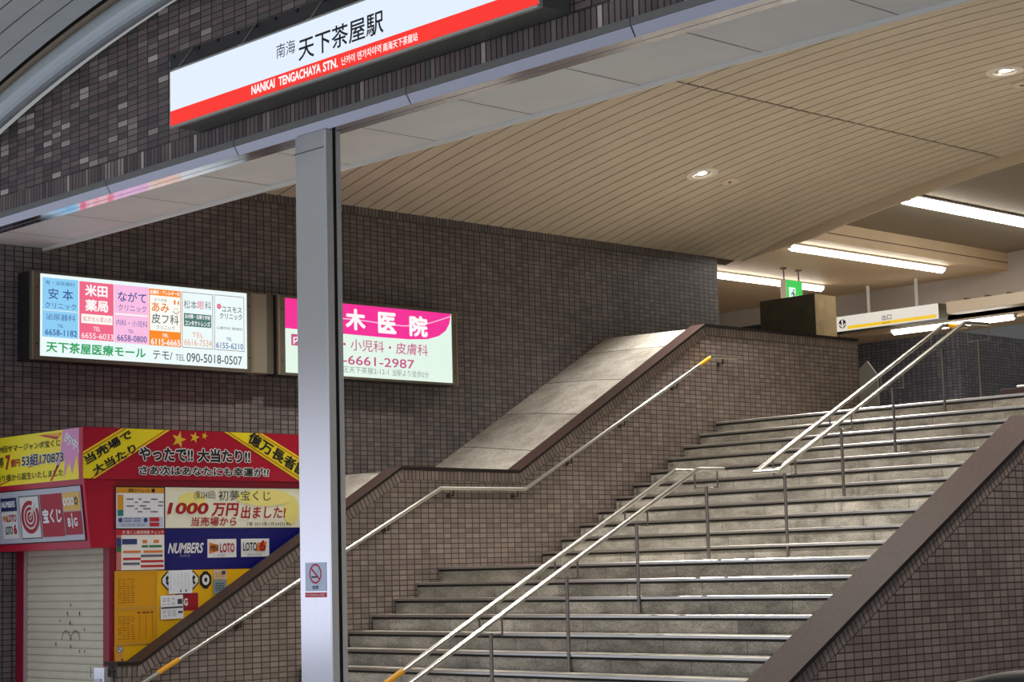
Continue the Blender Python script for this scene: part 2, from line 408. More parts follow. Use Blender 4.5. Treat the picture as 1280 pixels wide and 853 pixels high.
# grey soffit behind the lintel
mb = MB(); mb.box(-17.0, -3.0, 8.88, 9.62, 3.329, 3.42)
so = struct(mb, 'ceiling_soffit', m_soff, 'flat grey soffit panels behind the lintel')
mb = MB()
for i in range(14):
    x = -16.35+i*1.085
    mb.face([(x, 8.88, 3.3275), (x, 9.62, 3.3275), (x+.01, 9.62, 3.3275), (x+.01, 8.88, 3.3275)])
mb.build('panel_joint', mat('soffit_joint', (110, 106, 98), 0.8), so)
mb = MB(); mb.box(-17.0, -3.0, 9.62, 9.655, 3.300, 3.43); struct(mb, 'trim_2', mat('soffit_edge_strip', (226, 224, 214), 0.4), 'metal edge strip along the soffit')

# slatted vault: every slat a shallow board following the arc
NX = 26; pitch = 0.2125
def vault_piece(xa, xb):
    mb = MB(); xs = [xa+(xb-xa)*i/NX for i in range(NX+1)]
    k = 0; y = 20.671
    while y > 9.55:
        y0, y1 = y-pitch, y; e = 0.009
        cs = [(y0, 0.02), (y0+e, 0.02), (y0+e+0.003, 0.0), (y1-e-0.003, 0.0), (y1-e, 0.02), (y1, 0.02)]
        for i in range(NX):
            for j in range(5):
                (ya, ha), (yb, hb) = cs[j], cs[j+1]; x0, x1 = xs[i], xs[i+1]
                mb.face([(x0, ya, vz(x0)+ha), (x0, yb, vz(x0)+hb), (x1, yb, vz(x1)+hb), (x1, ya, vz(x1)+ha)], 1 if j in (0, 4) else 0)
        y -= pitch; k += 1
    return mb
mb = vault_piece(-17.0, -12.745); m2 = vault_piece(-12.72, -8.46); m3 = vault_piece(-8.435, -2.35)
for q in (m2, m3):
    b = len(mb.v); mb.v += q.v; mb.f += [[i+b for i in f] for f in q.f]; mb.m += q.m; mb.uv += q.uv; mb.sm += q.sm
struct(mb, 'ceiling', [m_vault, m_groove], 'beige slatted vault over the stairs')
mb = MB()
for i in range(40):
    x0 = -17.3+i*15.0/40; x1 = x0+15.0/40
    mb.face([(x0, 9.5, vz(x0)+0.06), (x1, 9.5, vz(x1)+0.06), (x1, 20.69, vz(x1)+0.06), (x0, 20.69, vz(x0)+0.06)])
struct(mb, 'ceiling_backing', m_groove, 'dark backing above the slats')
# fascia hanging at the back end of the vault
mb = MB(); N_ = 60; fx0, fx1 = -17.0, -2.35
up = []; dn = []
for i in range(N_+1):
    x = fx0+(fx1-fx0)*i/N_; up.append((x, vz(max(x, -17.4))+0.05)); dn.append((x, vz(x)-0.135*min(1.0, (x+17.0)/1.3+0.05)))
mb.prism(dn+up[::-1], 'y', 20.672, 20.72)
struct(mb, 'trim_3', mat('fascia_beige', (214, 198, 172), 0.6), 'beige arched fascia at the back edge of the vault')

# facade arch ring and canopy outside
mb = MB(); pts = []
for i in range(49):
    x = -18.6+i*15.6/48; pts.append((x, 8.5, arcz(x)))
mb.tube(pts, 0.118, 20)
tr = struct(mb, 'trim_4', m_trim, 'rounded grey steel ring of the entrance arch')
mb = MB()
for x in (-12.98,):
    p = Vector((x, 8.5, arcz(x))); q = Vector((x+.012, 8.5, arcz(x+.012))); mb.tube([p, q], 0.1195, 20, cap=False)
mb.build('joint', m_black, tr)
mb = MB()
NXC = 40
def canopy_strip(mb, y0, y1, off, mi, step=0.0):
    for i in range(NXC):
        x0 = -18.6+i*15.6/NXC; x1 = x0+15.6/NXC
        mb.face([(x0, y0, arcz(x0, off)), (x0, y1, arcz(x0, off)), (x1, y1, arcz(x1, off)), (x1, y0, arcz(x1, off))], mi)
canopy_strip(mb, 8.395, 8.72, 0.135, 2)
canopy_strip(mb, 8.365, 8.395, 0.2, 1)
y = 8.365
while y > 5.4:
    canopy_strip(mb, y-0.215, y, 0.15, 0); canopy_strip(mb, y-0.227, y-0.215, 0.17, 1); y -= 0.227
canopy_strip(mb, 5.2, 8.75, 0.26, 1)
struct(mb, 'ceiling_canopy', [m_canopy, m_cangap, m_canbe], 'grey panelled underside of the arched canopy')

# stairs
NOS = [(13.1025-0.3*k, 0.018-0.153*k) for k in range(12, -1, -1)]+[(14.622+0.3*i, 0.156+0.153*i) for i in range(11)]
prof = [(NOS[0][0]+0.02, G)]
zprev = G
poly = []
for i, (y, z) in enumerate(NOS):
    poly.append((y+0.022, zprev)); poly.append((y+0.022, z-0.002)); zprev = z-0.002
poly += [(20.7, zprev), (20.7, G)]
mb = MB(); mb.prism(poly, 'x', -15.0, -8.2)
st = struct(mb, 'staircase', m_gran, 'wide granite staircase in two flights with a landing')
for y, z in NOS:
    mb = MB()
    mb.prism([(y, z-0.024), (y+0.06, z-0.024), (y+0.06, z), (y+0.006, z+0.003), (y, z-0.004)], 'x', -14.995, -8.205)
    no = mb.build('nosing', m_nose, st)
    mb = MB(); mb.box(-14.995, -8.205, y+0.014, y+0.024, z-0.046, z-0.022); mb.build('shade_strip', mat('painted_shade', (34, 31, 28), 0.7), no)  # dark strip paints the line of shade beneath each nosing
# stair wall on the left with brown stone coping
cop = [(9.255, -0.790), (9.489, -0.795), (12.627, 1.030), (14.313, 1.020), (17.489, 2.853), (20.59, 2.868)]
mb = MB(); mb.prism([(9.285, G), (9.285, cop[0][1])]+cop[1:]+[(20.59, G)], 'x', -15.2, -15.0)
sw = struct(mb, 'wall_stair', m_stw, 'brown tiled wall along the left side of the stairs')
mb = MB(); soldier(mb, -15.0, cop, 0.107); mb.build('soldier_course', m_stws, sw)
def coping(mb, path, x0, x1, t=0.03):
    top = [(y, z+t) for y, z in path]
    mb.prism(list(path)+top[::-1], 'x', x0, x1, 0, 1)
mb = MB(); coping(mb, cop, -15.215, -14.98, 0.032); mb.build('coping', [m_cope, m_copee], sw)
# parapet on the right
pc = [(9.30, -1.12), (9.75, -0.90), (12.97, 0.885), (13.29, 1.062), (20.7, 1.08)]
mb = MB(); mb.prism([(9.32, G)]+[(9.32, -1.125)]+pc[1:]+[(20.7, G)], 'x', -8.2, -7.9)
pw = struct(mb, 'wall_parapet', m_stw, 'brown tiled parapet along the right side of the stairs')
mb = MB(); soldier(mb, -7.9, pc, 0.107); mb.build('soldier_course', m_stws, pw)
mb = MB(); coping(mb, pc, -8.225, -7.875, 0.036); mb.build('coping', [m_cope, m_copee], pw)
# sloping concrete slabs between the left wall and the stair wall
CS = [(12.03, 0.66), (12.60, 0.99), (14.35, 1.02), (17.46, 2.84), (20.6, 2.85)]
WS = [(12.03, 0.24), (13.477, 1.091), (14.83, 1.198), (17.85, 2.943), (20.6, 2.95)]
mb = MB()
for i in range(4):
    (ya, za), (yb, zb) = CS[i], CS[i+1]; (yc, zc), (yd, zd) = WS[i], WS[i+1]
    l = 0.0 if i != 2 else 0.35
    s1 = math.hypot(yb-ya, zb-za)
    mb.face([(-17.0, yc, zc), (-15.19, ya, za), (-15.19, yb, zb), (-17.0, yd, zd)], 0, [(0.1, l), (1.9, l), (1.9, l+s1), (0.1, l+s1)])
mb.face([(-17.0, 12.03, G), (-15.19, 12.03, G), (-15.19, 12.03, .66), (-17.0, 12.03, .24)])
mb.face([(-17.0, 20.6, G), (-17.0, 20.6, 2.95), (-15.19, 20.6, 2.85), (-15.19, 20.6, G)])
struct(mb, 'floor_slab', m_conc, 'sloping concrete slabs between the tiled walls')

# concourse behind
mb = MB(); mb.box(-30, -2.35, 20.7, 40, 1.5, 1.684); mb.box(-8.2, -2.35, 17.6, 20.7, 1.5, 1.684)
struct(mb, 'floor_concourse', m_floor2, 'stone floor of the upper concourse')
Z1, Z2, XS = 4.42, 4.70, -15.93
mb = MB(); mb.box(-30, XS, 20.70, 26.0, Z1, Z1+0.06); mb.box(XS-0.04, XS, 20.70, 26.0, Z1+0.06, Z2+0.06)
struct(mb, 'ceiling_concourse', m_beige, 'beige lower ceiling of the concourse')
zr2 = lambda x: Z2+(x-XS)*0.05
mb = MB(); mb.prism([(XS, Z2), (-11.0, zr2(-11)), (-2.35, zr2(-11)), (-2.35, 5.2), (XS, 5.2)], 'y', 20.72, 26.0)
struct(mb, 'ceiling_recess', m_ceil2, 'dull brown recessed ceiling of the concourse')
mb = MB(); mb.face([(XS+.001, 20.72, Z1+0.115), (XS+.001, 25.9, Z1+0.115), (XS+.001, 25.9, Z1+0.13), (XS+.001, 20.72, Z1+0.13)]); mb.build('step_joint', m_groove, bpy.data.objects['ceiling_concourse'])  # thin dark joint line along the ceiling step
mb = MB(); mb.box(-30, -2.35, 25.9, 26.02, 3.78, 4.78); struct(mb, 'wall_bulkhead', m_bulk, 'grey beige bulkhead above the exit sign')
mb = MB(); mb.box(-30, -2.35, 25.9, 27.5, 3.78, 3.84); mb.box(-30, -2.35, 26.35, 26.5, 3.74, 3.78)
struct(mb, 'ceiling_passage', mat('brown_soffit', (196, 172, 146), 0.7, noise=0.06), 'brown low ceiling over the passage')
mb = MB(); mb.box(-30, -17.935, 27.5, 40, 1.68, 3.78); struct(mb, 'wall_back', m_far, 'dark blue grey tiled wall at the back of the concourse')
mb = MB(); mb.box(-30, -17.95, 27.55, 40, 3.78, 4.9); struct(mb, 'wall_upper', mat('pale_blue_plaster', (176, 186, 196), 0.7), 'pale blue plaster above the tiled back wall')
mb = MB(); mb.box(-30, -2.3, 40, 40.2, 1.5, 5.0); mb.box(-30, -2.3, 26.0, 40.2, 4.9, 5.0); struct(mb, 'wall_end', m_bulk, 'far end of the passage')
mb = MB(); mb.box(-2.35, -2.2, 9.65, 40, G, 5.2); mb.box(-3.2, -2.2, 8.7, 9.65, G, 5.2); struct(mb, 'wall_right', m_wall, 'tiled wall on the far right side')
mb = MB(); mb.box(-30.2, -30, 20.6, 40, 1.5, 5.0); struct(mb, 'wall_concourse', m_bulk, 'plaster wall at the left end of the concourse')
mb = MB(); mb.box(-30, -17.3, 20.0, 20.149, 1.5, 4.45); struct(mb, 'wall_return', m_wall, 'tiled return of the left wall')
mb = MB(); mb.box(-30, -20.2, 25.84, 25.9, 3.3, 4.07); mb.box(-30, -20.15, 25.83, 25.9, 4.07, 4.11); struct(mb, 'window_1', [mat('dark_glazing', (58, 60, 66), 0.2)], 'dark glazing under the left bulkhead')

# ================================================================== BIG OBJECTS
# steel pillar
base = (-11.32, 8.8, G)
t = thing('steel_pillar', base, 'brushed stainless steel pillar standing in front of the stairs under the lintel', 'pillar')
mb = MB()
mb.prism([(-11.500, 8.68), (-11.142, 8.68), (-11.133, 8.689), (-11.133, 8.7505), (-11.19, 8.7505), (-11.19, 8.7835), (-11.133, 8.7835), (-11.133, 8.826), (-11.19, 8.87), (-11.500, 8.87), (-11.509, 8.861), (-11.509, 8.689)], 'z', G, 3.329)
mb.build('pillar_casing', m_steel, t, merge=True)
mb = MB(); mb.box(-11.189, -11.150, 8.751, 8.783, G, 3.328); mb.build('shutter_slot', m_black, t)
m_satin = mat('satin_aluminium', (190, 190, 188), 0.5, 0.35)
mb = MB(); mb.box(-11.134, -11.129, 8.690, 8.7495, G, 3.328); mb.build('side_trim', m_satin, t)
mb = MB(); mb.box(-11.189, -11.129, 8.7845, 8.826, G, 3.328); mb.build('shutter_guide', m_satin, t)
mb = MB(); mb.box(-11.5115, -11.142, 8.6775, 8.69, 3.19, 3.200); mb.build('seam', mat('pillar_seam', (120, 122, 122), 0.4, 0.8), t)
# sticker on the pillar
F = FY(8.679)
t = thing('no_smoking_sticker', (-11.31, 8.679, -0.05), 'pale blue no smoking sticker with a red strip on the steel pillar', 'sticker')
mb = MB(); mb.rect(F, -11.437, -11.182, -0.141, 0.071, 0.001); mb.build('sticker_sheet', P_('paleblue', (206, 220, 240)), t)
mb = MB(); mb.ringf(F, -11.314, -0.012, 0.060, 0.074, 0.002, 0)
mb.poly(F, [(-11.372, 0.026), (-11.362, 0.036), (-11.256, -0.05), (-11.266, -0.06)], 0.0025, 0)
mb.build('prohibition_ring', P_('red', (200, 40, 60)), t)
mb = MB(); mb.rect(F, -11.36, -11.275, -0.042, -0.030, 0.002, 0)
for k in range(6): mb.rect(F, -11.292+k*0.004, -11.289+k*0.004, -0.025+k*0.009, -0.016+k*0.009, 0.002, 0)
mb.build('pictogram', P_('ink', (40, 44, 60)), t)
mb = MB(); letter(mb, F, '禁煙', -11.352, -11.277, -0.128, -0.099, 0.002, 0, 0.01); mb.build('lettering', P_('ink', (40, 44, 60)), t)
mb = MB(); mb.rect(F, -11.441, -11.183, -0.186, -0.150, 0.001, 0); letter(mb, F, 'NO SMOKING 禁烟', -11.42, -11.21, -0.178, -0.158, 0.002, 1)
mb.build('red_strip', [P_('red2', (214, 66, 76)), P_('offwhite', (240, 240, 240))], t)

# station name sign on the facade
t = thing('station_name_sign', (-10.65, 8.7, 3.62), 'long white and red lit station name sign above the entrance', 'sign')
x0, x1, z0, z1 = -12.795, -8.507, 3.612, 4.082
mb = MB(); mb.box(x0, x1-0.0, 8.415, 8.69, z0+0.004, z1-0.004); mb.build('housing', mat('sign_housing_steel', (112, 114, 106), 0.45, 0.5), t)
mb = MB(); mb.box(x0-0.42, x1+0.12, 8.672, 8.699, z0+0.2, 4.345); mb.build('backing_plate', mat('backing_plate', (62, 60, 56), 0.6), t)
mb = MB(); mb.box(x0-0.006, x1+0.004, 8.398, 8.43, z0-0.008, z0+0.012); mb.box(x0-0.006, x1+0.004, 8.398, 8.43, z1-0.012, z1+0.006)
mb.box(x0-0.010, x0+0.008, 8.398, 8.43, z0, z1); mb.box(x1-0.008, x1+0.010, 8.398, 8.43, z0, z1); mb.build('frame', mat('sign_rim', (206, 204, 196), 0.3, 0.7), t)
F = FY(8.40)
mb = MB(); mb.rect(F, x0, x1, 3.745, z1-0.01, 0.003, 0); mb.rect(F, x0, x1, z0+0.012, 3.745, 0.003, 1)
mb.build('light_panel', [E_('sky_white', (226, 238, 254), 1.0), E_('signal_red', (250, 44, 30), 1.0)], t)
ink = P_('black', (22, 22, 26)); ww = E_('white', (255, 250, 250), 1.0)
for s, a0, a1, b0, b1, w, m in (('南海', -11.343, -11.110, 3.868, 3.978, 0.0, ink), ('天下茶屋駅', -11.067, -10.073, 3.79, 3.962, 0.012, ink),
        ('NANKAI', -11.67, -11.37, 3.655, 3.728, 0.03, ww), ('TENGACHAYA', -11.319, -10.802, 3.652, 3.725, 0.03, ww), ('STN.', -10.775, -10.60, 3.648, 3.72, 0.03, ww),
        ('난카이 덴가차야역', -10.556, -10.105, 3.650, 3.714, 0.012, ww), ('南海天下茶屋站', -10.082, -9.705, 3.648, 3.71, 0.012, ww)):
    mb = MB(); letter(mb, F, s, a0, a1, b0, b1, 0.006, 0, w); mb.build('lettering', m, t)
for x in (-13.15, -12.78, -12.51, -12.23, -11.98, -11.72, -11.44, -11.1, -10.8, -10.4):
    mb = MB(); mb.lathe((x, 8.671, 4.325), [(0.016, 0.0), (0.014, 0.008), (0.0, 0.009)], 10, ax=(0, -1, 0)); mb.build('bolt', mat('bolt_black', (16, 16, 16), 0.5), t)
hk = [(-12.74, 4.30), (-11.86, 4.30), (-10.98, 4.30), (-10.1, 4.3), (-9.2, 4.3)]
for x, z in hk:
    mb = MB(); mb.tube([(x-0.1, 8.69, z+0.04), (x-0.1, 8.66, z+0.04), (x, 8.44, 4.10)], 0.011, 8); mb.box(x-0.025, x+0.025, 8.42, 8.47, 4.076, 4.105); mb.build('stay_hook', mat('galvanised', (170, 168, 160), 0.4, 0.7), t)

# the two lit clinic signs on the left wall
XF = -16.745
def wall_box(t, y0, y1, z0, z1, py0, py1, pz0, pz1):
    mb = MB(); mb.box(-16.998, XF-0.012, y0, y1, z0, z1); mb.build('housing', m_dark, t, bevel=0.004)
    mb = MB()
    mb.box(XF-0.02, XF+0.010, y0, py0, z0, z1); mb.box(XF-0.02, XF+0.010, py1, y1, z0, z1)
    mb.box(XF-0.02, XF+0.010, py0, py1, z0, pz0); mb.box(XF-0.02, XF+0.010, py0, py1, pz1, z1)
    mb.build('frame', m_frame, t)
    for yy in (y0+0.012, y1-0.03):
        mb = MB(); mb.box(XF+0.010, XF+0.016, yy, yy+0.018, z0, z1); mb.build('edge_bead', mat('bead', (168, 158, 138), 0.35, 0.6), t)
    for yy in (y0+0.07, y1-0.055):
        for zz in (z0+0.16, z1-0.16):
            mb = MB(); mb.lathe((XF+0.010, yy, zz), [(0.008, 0.0), (0.007, 0.005), (0.0, 0.006)], 10, ax=(1, 0, 0)); mb.build('screw', m_black, t)
t = thing('clinic_directory_sign', (XF, 10.7, 2.16), 'wide lit sign box with six coloured clinic panels on the tiled wall', 'sign')
wall_box(t, 9.348, 12.03, 2.158, 3.045, 9.452, 11.954, 2.198, 3.025)
F = FX(XF)
C = dict(blue=(140, 206, 244), pink=(240, 104, 136), lpink=(250, 190, 228), orange=(250, 140, 36), paper=(236, 250, 250), warm=(252, 252, 244), green=(70, 120, 110))
mb = MB(); mm = [E_('paper_cool', C['paper'], 1.0)]
mb.rect(F, 9.452, 11.954, 2.198, 3.025, 0.001, 0)
mb.build('light_panel', mm, t)
def panel(name, a0, a1, b0, b1, col): 
    mb = MB(); mb.rect(F, a0, a1, b0, b1, 0.003, 0); return mb.build(name, E_(name, col, 1.0), t)
panel('blue_panel', 9.480, 9.884, 2.393, 2.990, C['blue']); panel('red_pink_panel', 9.897, 10.295, 2.393, 2.985, C['pink'])
panel('pale_pink_panel', 10.303, 10.712, 2.386, 2.986, C['lpink']); panel('orange_panel', 10.717, 11.109, 2.384, 2.979, C['orange'])
mb = MB(); mb.border(F, 11.122, 11.512, 2.384, 2.977, 0.006, 0.003); mb.border(F, 11.531, 11.918, 2.384, 2.980, 0.006, 0.003)
mb.build('panel_outline', E_('ink_plum', (130, 100, 130)), t)
mb = MB(); mb.rect(F, 9.918, 10.281, 2.560, 2.654, 0.005); mb.rect(F, 10.727, 11.099, 2.540, 2.911, 0.005)
mb.rect(F, 9.49, 9.875, 2.660, 2.666, 0.005); mb.rect(F, 10.31, 10.70, 2.675, 2.690, 0.005); mb.build('white_inset', E_('white_warm', C['warm'], 1.0), t)
mb = MB(); mb.rect(F, 11.145, 11.490, 2.613, 2.751, 0.005); mb.build('green_inset', E_('ink_bottle_green', C['green']), t)
BL = dict(navy=E_('ink_navy', (56, 84, 150)), white=ww, pink=E_('ink_rose', (224, 90, 120)), grey=E_('ink_grey', (130, 132, 136)), orange=E_('ink_orange', (238, 130, 40)), dark=E_('ink_slate', (84, 90, 98)),
          orange2=E_('ink_pale_orange', (232, 160, 120)), blue=E_('ink_blue', (60, 96, 160)), green=E_('ink_green', (20, 160, 90)), magenta=E_('ink_magenta', (196, 80, 132)))
IN = dict(navy=P_('navy', (40, 60, 110)), white=ww, pink=P_('rose', (214, 90, 110)), grey=P_('grey', (120, 120, 124)), orange=P_('orange', (236, 130, 40)), dark=P_('slate', (66, 70, 78)),
          orange2=P_('pale_orange', (232, 160, 120)), blue=P_('blue', (50, 80, 140)), green=P_('emerald', (20, 160, 90)), magenta=P_('magenta', (190, 70, 120)), black=ink, red=P_('deepred', (176, 22, 36)))
for s, c, a0, a1, b0, b1, w in (
  ('腎・泌尿器科','navy',9.516,9.843,2.921,2.960,0), ('安 本','navy',9.544,9.824,2.775,2.885,0.01), ('クリニック','navy',9.508,9.858,2.682,2.742,0.005), ('泌尿器科','navy',9.517,9.849,2.566,2.630,0),
  ('TEL','navy',9.646,9.714,2.495,2.527,0), ('6658-1182','navy',9.510,9.869,2.412,2.472,0.01),
  ('米田','white',9.961,10.221,2.838,2.960,0.03), ('薬局','white',9.963,10.228,2.685,2.806,0.03), ('処方せん受入れ','pink',9.938,10.272,2.580,2.635,0), ('TEL','white',10.056,10.137,2.487,2.530,0), ('6655-6033','white',9.920,10.287,2.406,2.464,0),
  ('ながて','navy',10.342,10.683,2.815,2.922,0.012), ('クリニック','navy',10.348,10.683,2.718,2.784,0), ('内科・小児科','navy',10.324,10.697,2.562,2.626,0), ('TEL','navy',10.461,10.532,2.494,2.527,0), ('6658-0800','navy',10.334,10.688,2.405,2.470,0.01),
  ('皮膚科・アレルギー科','white',10.727,11.094,2.922,2.968,0.02), ('天下茶屋','grey',10.775,10.934,2.850,2.879,0), ('あみ','orange',10.748,10.961,2.738,2.838,0.02), ('皮フ科','dark',10.747,11.079,2.615,2.720,0.01), ('クリニック','dark',10.802,11.029,2.553,2.601,0), ('TEL','white',10.874,10.950,2.478,2.514,0.02), ('6115-6665','white',10.737,11.096,2.392,2.458,0.02),
  ('松本','dark',11.143,11.309,2.800,2.892,0), ('眼','pink',11.317,11.398,2.805,2.892,0), ('科','dark',11.410,11.487,2.806,2.897,0), ('白内障・日帰り手術','white',11.159,11.476,2.695,2.742,0.02), ('コンタクトレンズ','white',11.159,11.475,2.622,2.678,0.03), ('TEL','orange2',11.247,11.389,2.500,2.550,0), ('6616-7534','orange2',11.148,11.495,2.410,2.478,0),
  ('コスモス','dark',11.629,11.885,2.800,2.858,0.015), ('クリニック','dark',11.599,11.889,2.722,2.788,0.015), ('心療内科 精神科','dark',11.555,11.893,2.607,2.640,0), ('TEL','blue',11.684,11.754,2.492,2.526,0.01), ('6155-6210','blue',11.550,11.900,2.405,2.468,0.01),
  ('天下茶屋医療モール','green',9.522,10.674,2.240,2.350,0.025), ('テモ/','dark',10.760,11.000,2.240,2.330,0.01), ('TEL','dark',11.039,11.153,2.240,2.306,0), ('090-5018-0507','dark',11.175,11.884,2.235,2.330,0.01)):
    mb = MB(); letter(mb, F, s, a0, a1, b0, b1, 0.007, 0, w); mb.build('lettering', BL[c], t)
mb = MB(); mb.ringf(F, 11.045, 2.775, 0.036, 0.043, 0.007, 0, 20, math.radians(195), math.radians(345)); mb.disc(F, 11.030, 2.785, 0.006, 0.007); mb.disc(F, 11.060, 2.785, 0.006, 0.007); mb.build('smile_mark', BL['dark'], t)
mb = MB(); mb.disc(F, 11.03, 2.855, 0.012, 0.007, 0, 14, 0.028); mb.disc(F, 11.075, 2.850, 0.010, 0.007, 0, 14, 0.024); mb.build('leaf_mark', BL['orange'], t)
mb = MB()
for k in range(5):
    an = k*2*math.pi/5; mb.disc(F, 11.590+0.018*math.cos(an), 2.855+0.018*math.sin(an), 0.013, 0.007, 0, 10)
mb.build('flower_mark', BL['pink'], t)

t = thing('pink_clinic_sign', (XF, 13.7, 2.17), 'lit clinic sign with a magenta top, behind the steel pillar', 'sign')
wall_box(t, 12.355, 15.012, 2.160, 3.045, 12.462, 14.922, 2.188, 3.018)
mb = MB(); mb.rect(F, 12.462, 14.922, 2.188, 3.018, 0.001, 0); mb.build('light_panel', E_('pale_mint', (226, 246, 232), 1.0), t)
wave = [(12.462, 2.681), (13.26, 2.672), (13.8, 2.668), (14.25, 2.670), (14.54, 2.690), (14.72, 2.740), (14.83, 2.81), (14.89, 2.90), (14.915, 3.018), (12.462, 3.018)]
mb = MB(); mb.poly(F, wave, 0.003); mb.build('magenta_panel', E_('magenta_top', (244, 44, 150), 1.0), t)
mb = MB(); ln = [(12.9, 2.842), (13.474, 2.846), (13.86, 2.828), (14.171, 2.822), (14.40, 2.842), (14.60, 2.890), (14.78, 2.945), (14.905, 2.985)]
for i in range(len(ln)-1):
    (a, b), (c, d) = ln[i], ln[i+1]; mb.poly(F, [(a, b-.006), (c, d-.006), (c, d+.006), (a, b+.006)], 0.005)
mb.build('swoosh_line', E_('pale_pink_line', (255, 200, 226), 1.0), t)
mb = MB(); mb.rect(F, 12.548, 12.80, 2.495, 2.622, 0.004, 0); letter(mb, F, '内', 12.575, 12.70, 2.51, 2.607, 0.006, 1, 0.02); mb.build('magenta_box', [BL['magenta'], ww], t)
for s, c, a0, a1, b0, b1, w in (('木','white',13.313,13.603,2.722,2.968,0.04), ('医','white',13.788,14.060,2.715,2.962,0.04), ('院','white',14.260,14.542,2.708,2.958,0.04),
  ('・小児科・皮膚科','magenta',13.274,14.537,2.487,2.622,0.005), ('06-6661-2987','magenta',13.03,14.325,2.325,2.430,0.01), ('区天下茶屋2-12-1','grey',13.268,13.931,2.232,2.306,0), ('当駅より徒歩5分','grey',13.989,14.545,2.228,2.306,0)):
    mb = MB(); letter(mb, F, s, a0, a1, b0, b1, 0.008, 0, w); mb.build('lettering', BL[c], t)
t = thing('sign_spacer_box', (XF, 12.2, 2.17), 'plain bronze filler box between the two lit clinic signs', 'box')
mb = MB(); mb.box(-16.998, XF-0.005, 12.035, 12.225, 2.165, 3.04); mb.build('filler_panel', mat('filler_beige', (150, 142, 126), 0.45, 0.3), t, bevel=0.004)
mb = MB(); mb.box(-16.998, -16.80, 12.225, 12.35, 2.17, 3.035); mb.build('recess_panel', m_frame, t)

# ------------------------------------------------------------------ lottery kiosk
XK = -15.281
m_red = mat('kiosk_red', (182, 16, 50), 0.35); m_redd = mat('kiosk_dark_red', (140, 14, 40), 0.4)
t = thing('lottery_kiosk', (-16.1, 9.35, G), 'red and yellow lottery ticket kiosk with a closed shutter beside the stairs', 'kiosk')
mb = MB(); mb.box(-16.99, XK, 9.42, 12.0, G, 1.36); mb.box(XK-0.104, XK, 9.348, 9.42, G, 0.272); mb.box(-16.99, -16.853, 9.348, 9.42, G, 0.272); mb.build('body', m_redd, t)
mb = MB(); mb.prism([(9.08, 0.92), (9.08, 1.36), (9.42, 1.36), (9.42, 0.272), (9.152, 0.272)], 'x', -16.99, XK); mb.build('awning_box', m_red, t)
# shutter with real slats
mb = MB(); zt = 0.29; n = 31
for i in range(n):
    z = zt-0.073*i; zb = z-0.073
    cs = [(9.398, z), (9.388, z-0.010), (9.385, z-0.036), (9.388, z-0.062), (9.400, z-0.068), (9.400, zb)]
    for j in range(5):
        (ya, za), (yb, zb2) = cs[j], cs[j+1]
        mb.face([(-16.853, yb, zb2), (-15.385, yb, zb2), (-15.385, ya, za), (-16.853, ya, za)], 0)
m_sh = mat('shutter_cream', (206, 200, 178), 0.45, noise=0.05, nscale=4)
mb.build('roller_shutter', m_sh, t)
mb = MB(); mb.box(-16.853, -16.832, 9.352, 9.40, G, 0.29); mb.build('shutter_guide', mat('guide_grey', (200, 170, 176), 0.35, 0.3), t)
mb = MB(); random.seed(5)
F = FY(9.3845)
for x, z, r in ((-16.08, -0.33, .013), (-15.86, -0.33, .014), (-16.03, -0.42, .014), (-16.22, -0.4, .010), (-15.77, -0.48, .010), (-16.29, -0.62, .012), (-15.86, -0.68, .010), (-15.77, -0.68, .010), (-16.02, -0.57, .010), (-16.02, -0.64, .012), (-16.02, -0.25, .012)):
    mb.disc(F, x, z, r*0.7, 0.002, 0, 10, r*1.5)
for k in range(9):
    an = math.radians(20+k*17.5)
    for cx in (-16.105, -15.935):
        mb.disc(F, cx+0.085*math.cos(an), -0.60+0.105*math.sin(an), 0.006, 0.002, 0, 8, 0.012)
mb.build('shutter_print', P_('shutter_ink', (50, 46, 38)), t)
# fascia band, front
yel = P_('yellow', (255, 234, 36), 0.4); F = FY(9.079)
mb = MB(); mb.rect(F, -16.99, XK, 0.903, 1.375, 0.004, 0)
mb.poly(F, [(-15.64, 1.375), (XK, 1.375), (XK, 0.903), (-15.36, 0.99), (-15.40, 1.13), (-15.47, 0.95), (-15.53, 1.07), (-15.62, 0.93), (-15.60, 1.12), (-15.78, 1.0), (-15.68, 1.19)], 0.006, 1)
mb.poly(F, [(-16.09, 1.352), (-15.66, 1.345), (-15.75, 1.29)], 0.006, 2); mb.poly(F, [(-16.0, 1.352), (-15.66, 1.354), (-15.72, 1.315)], 0.007, 3)
mb.poly(F, [(-16.29, 1.055), (-16.05, 1.075), (-15.95, 1.10), (-16.2, 1.095)], 0.006, 2); mb.poly(F, [(-16.85, 0.905), (-16.6, 0.955), (-16.66, 0.955), (-16.92, 0.903)], 0.006, 2); mb.poly(F, [(-15.83, 0.91), (-15.70, 1.05), (-15.74, 1.05), (-15.87, 0.91)], 0.006, 2)
mb.build('front_banner', [yel, P_('pink_burst', (226, 150, 196), 0.4), P_('banner_red', (196, 40, 40), 0.4), P_('gold', (240, 176, 40), 0.4)], t)
for s, m, a0, a1, b0, b1, w, ol in (('509回サマージャンボ宝くじ', ink, -16.92, -15.683, 1.226, 1.292, 0.012, None), ('等', ink, -16.85, -16.745, 1.085, 1.185, 0.012, None), ('7', IN['red'], -16.715, -16.625, 1.055, 1.20, 0.04, None), ('億円', IN['red'], -16.611, -16.436, 1.078, 1.155, 0.02, None),
        ('53組170873', ink, -16.394, -15.621, 1.072, 1.184, 0.02, 0.07), ('当売り場から誕生いたしました', ink, -16.98, -15.63, 0.945, 1.012, 0.008, None)):
    mb = MB(); letter(mb, F, s, a0, a1, b0, b1, 0.009, 0, w, ol, 1); mb.build('lettering', [m, P_('offwhite', (240, 240, 240))], t)
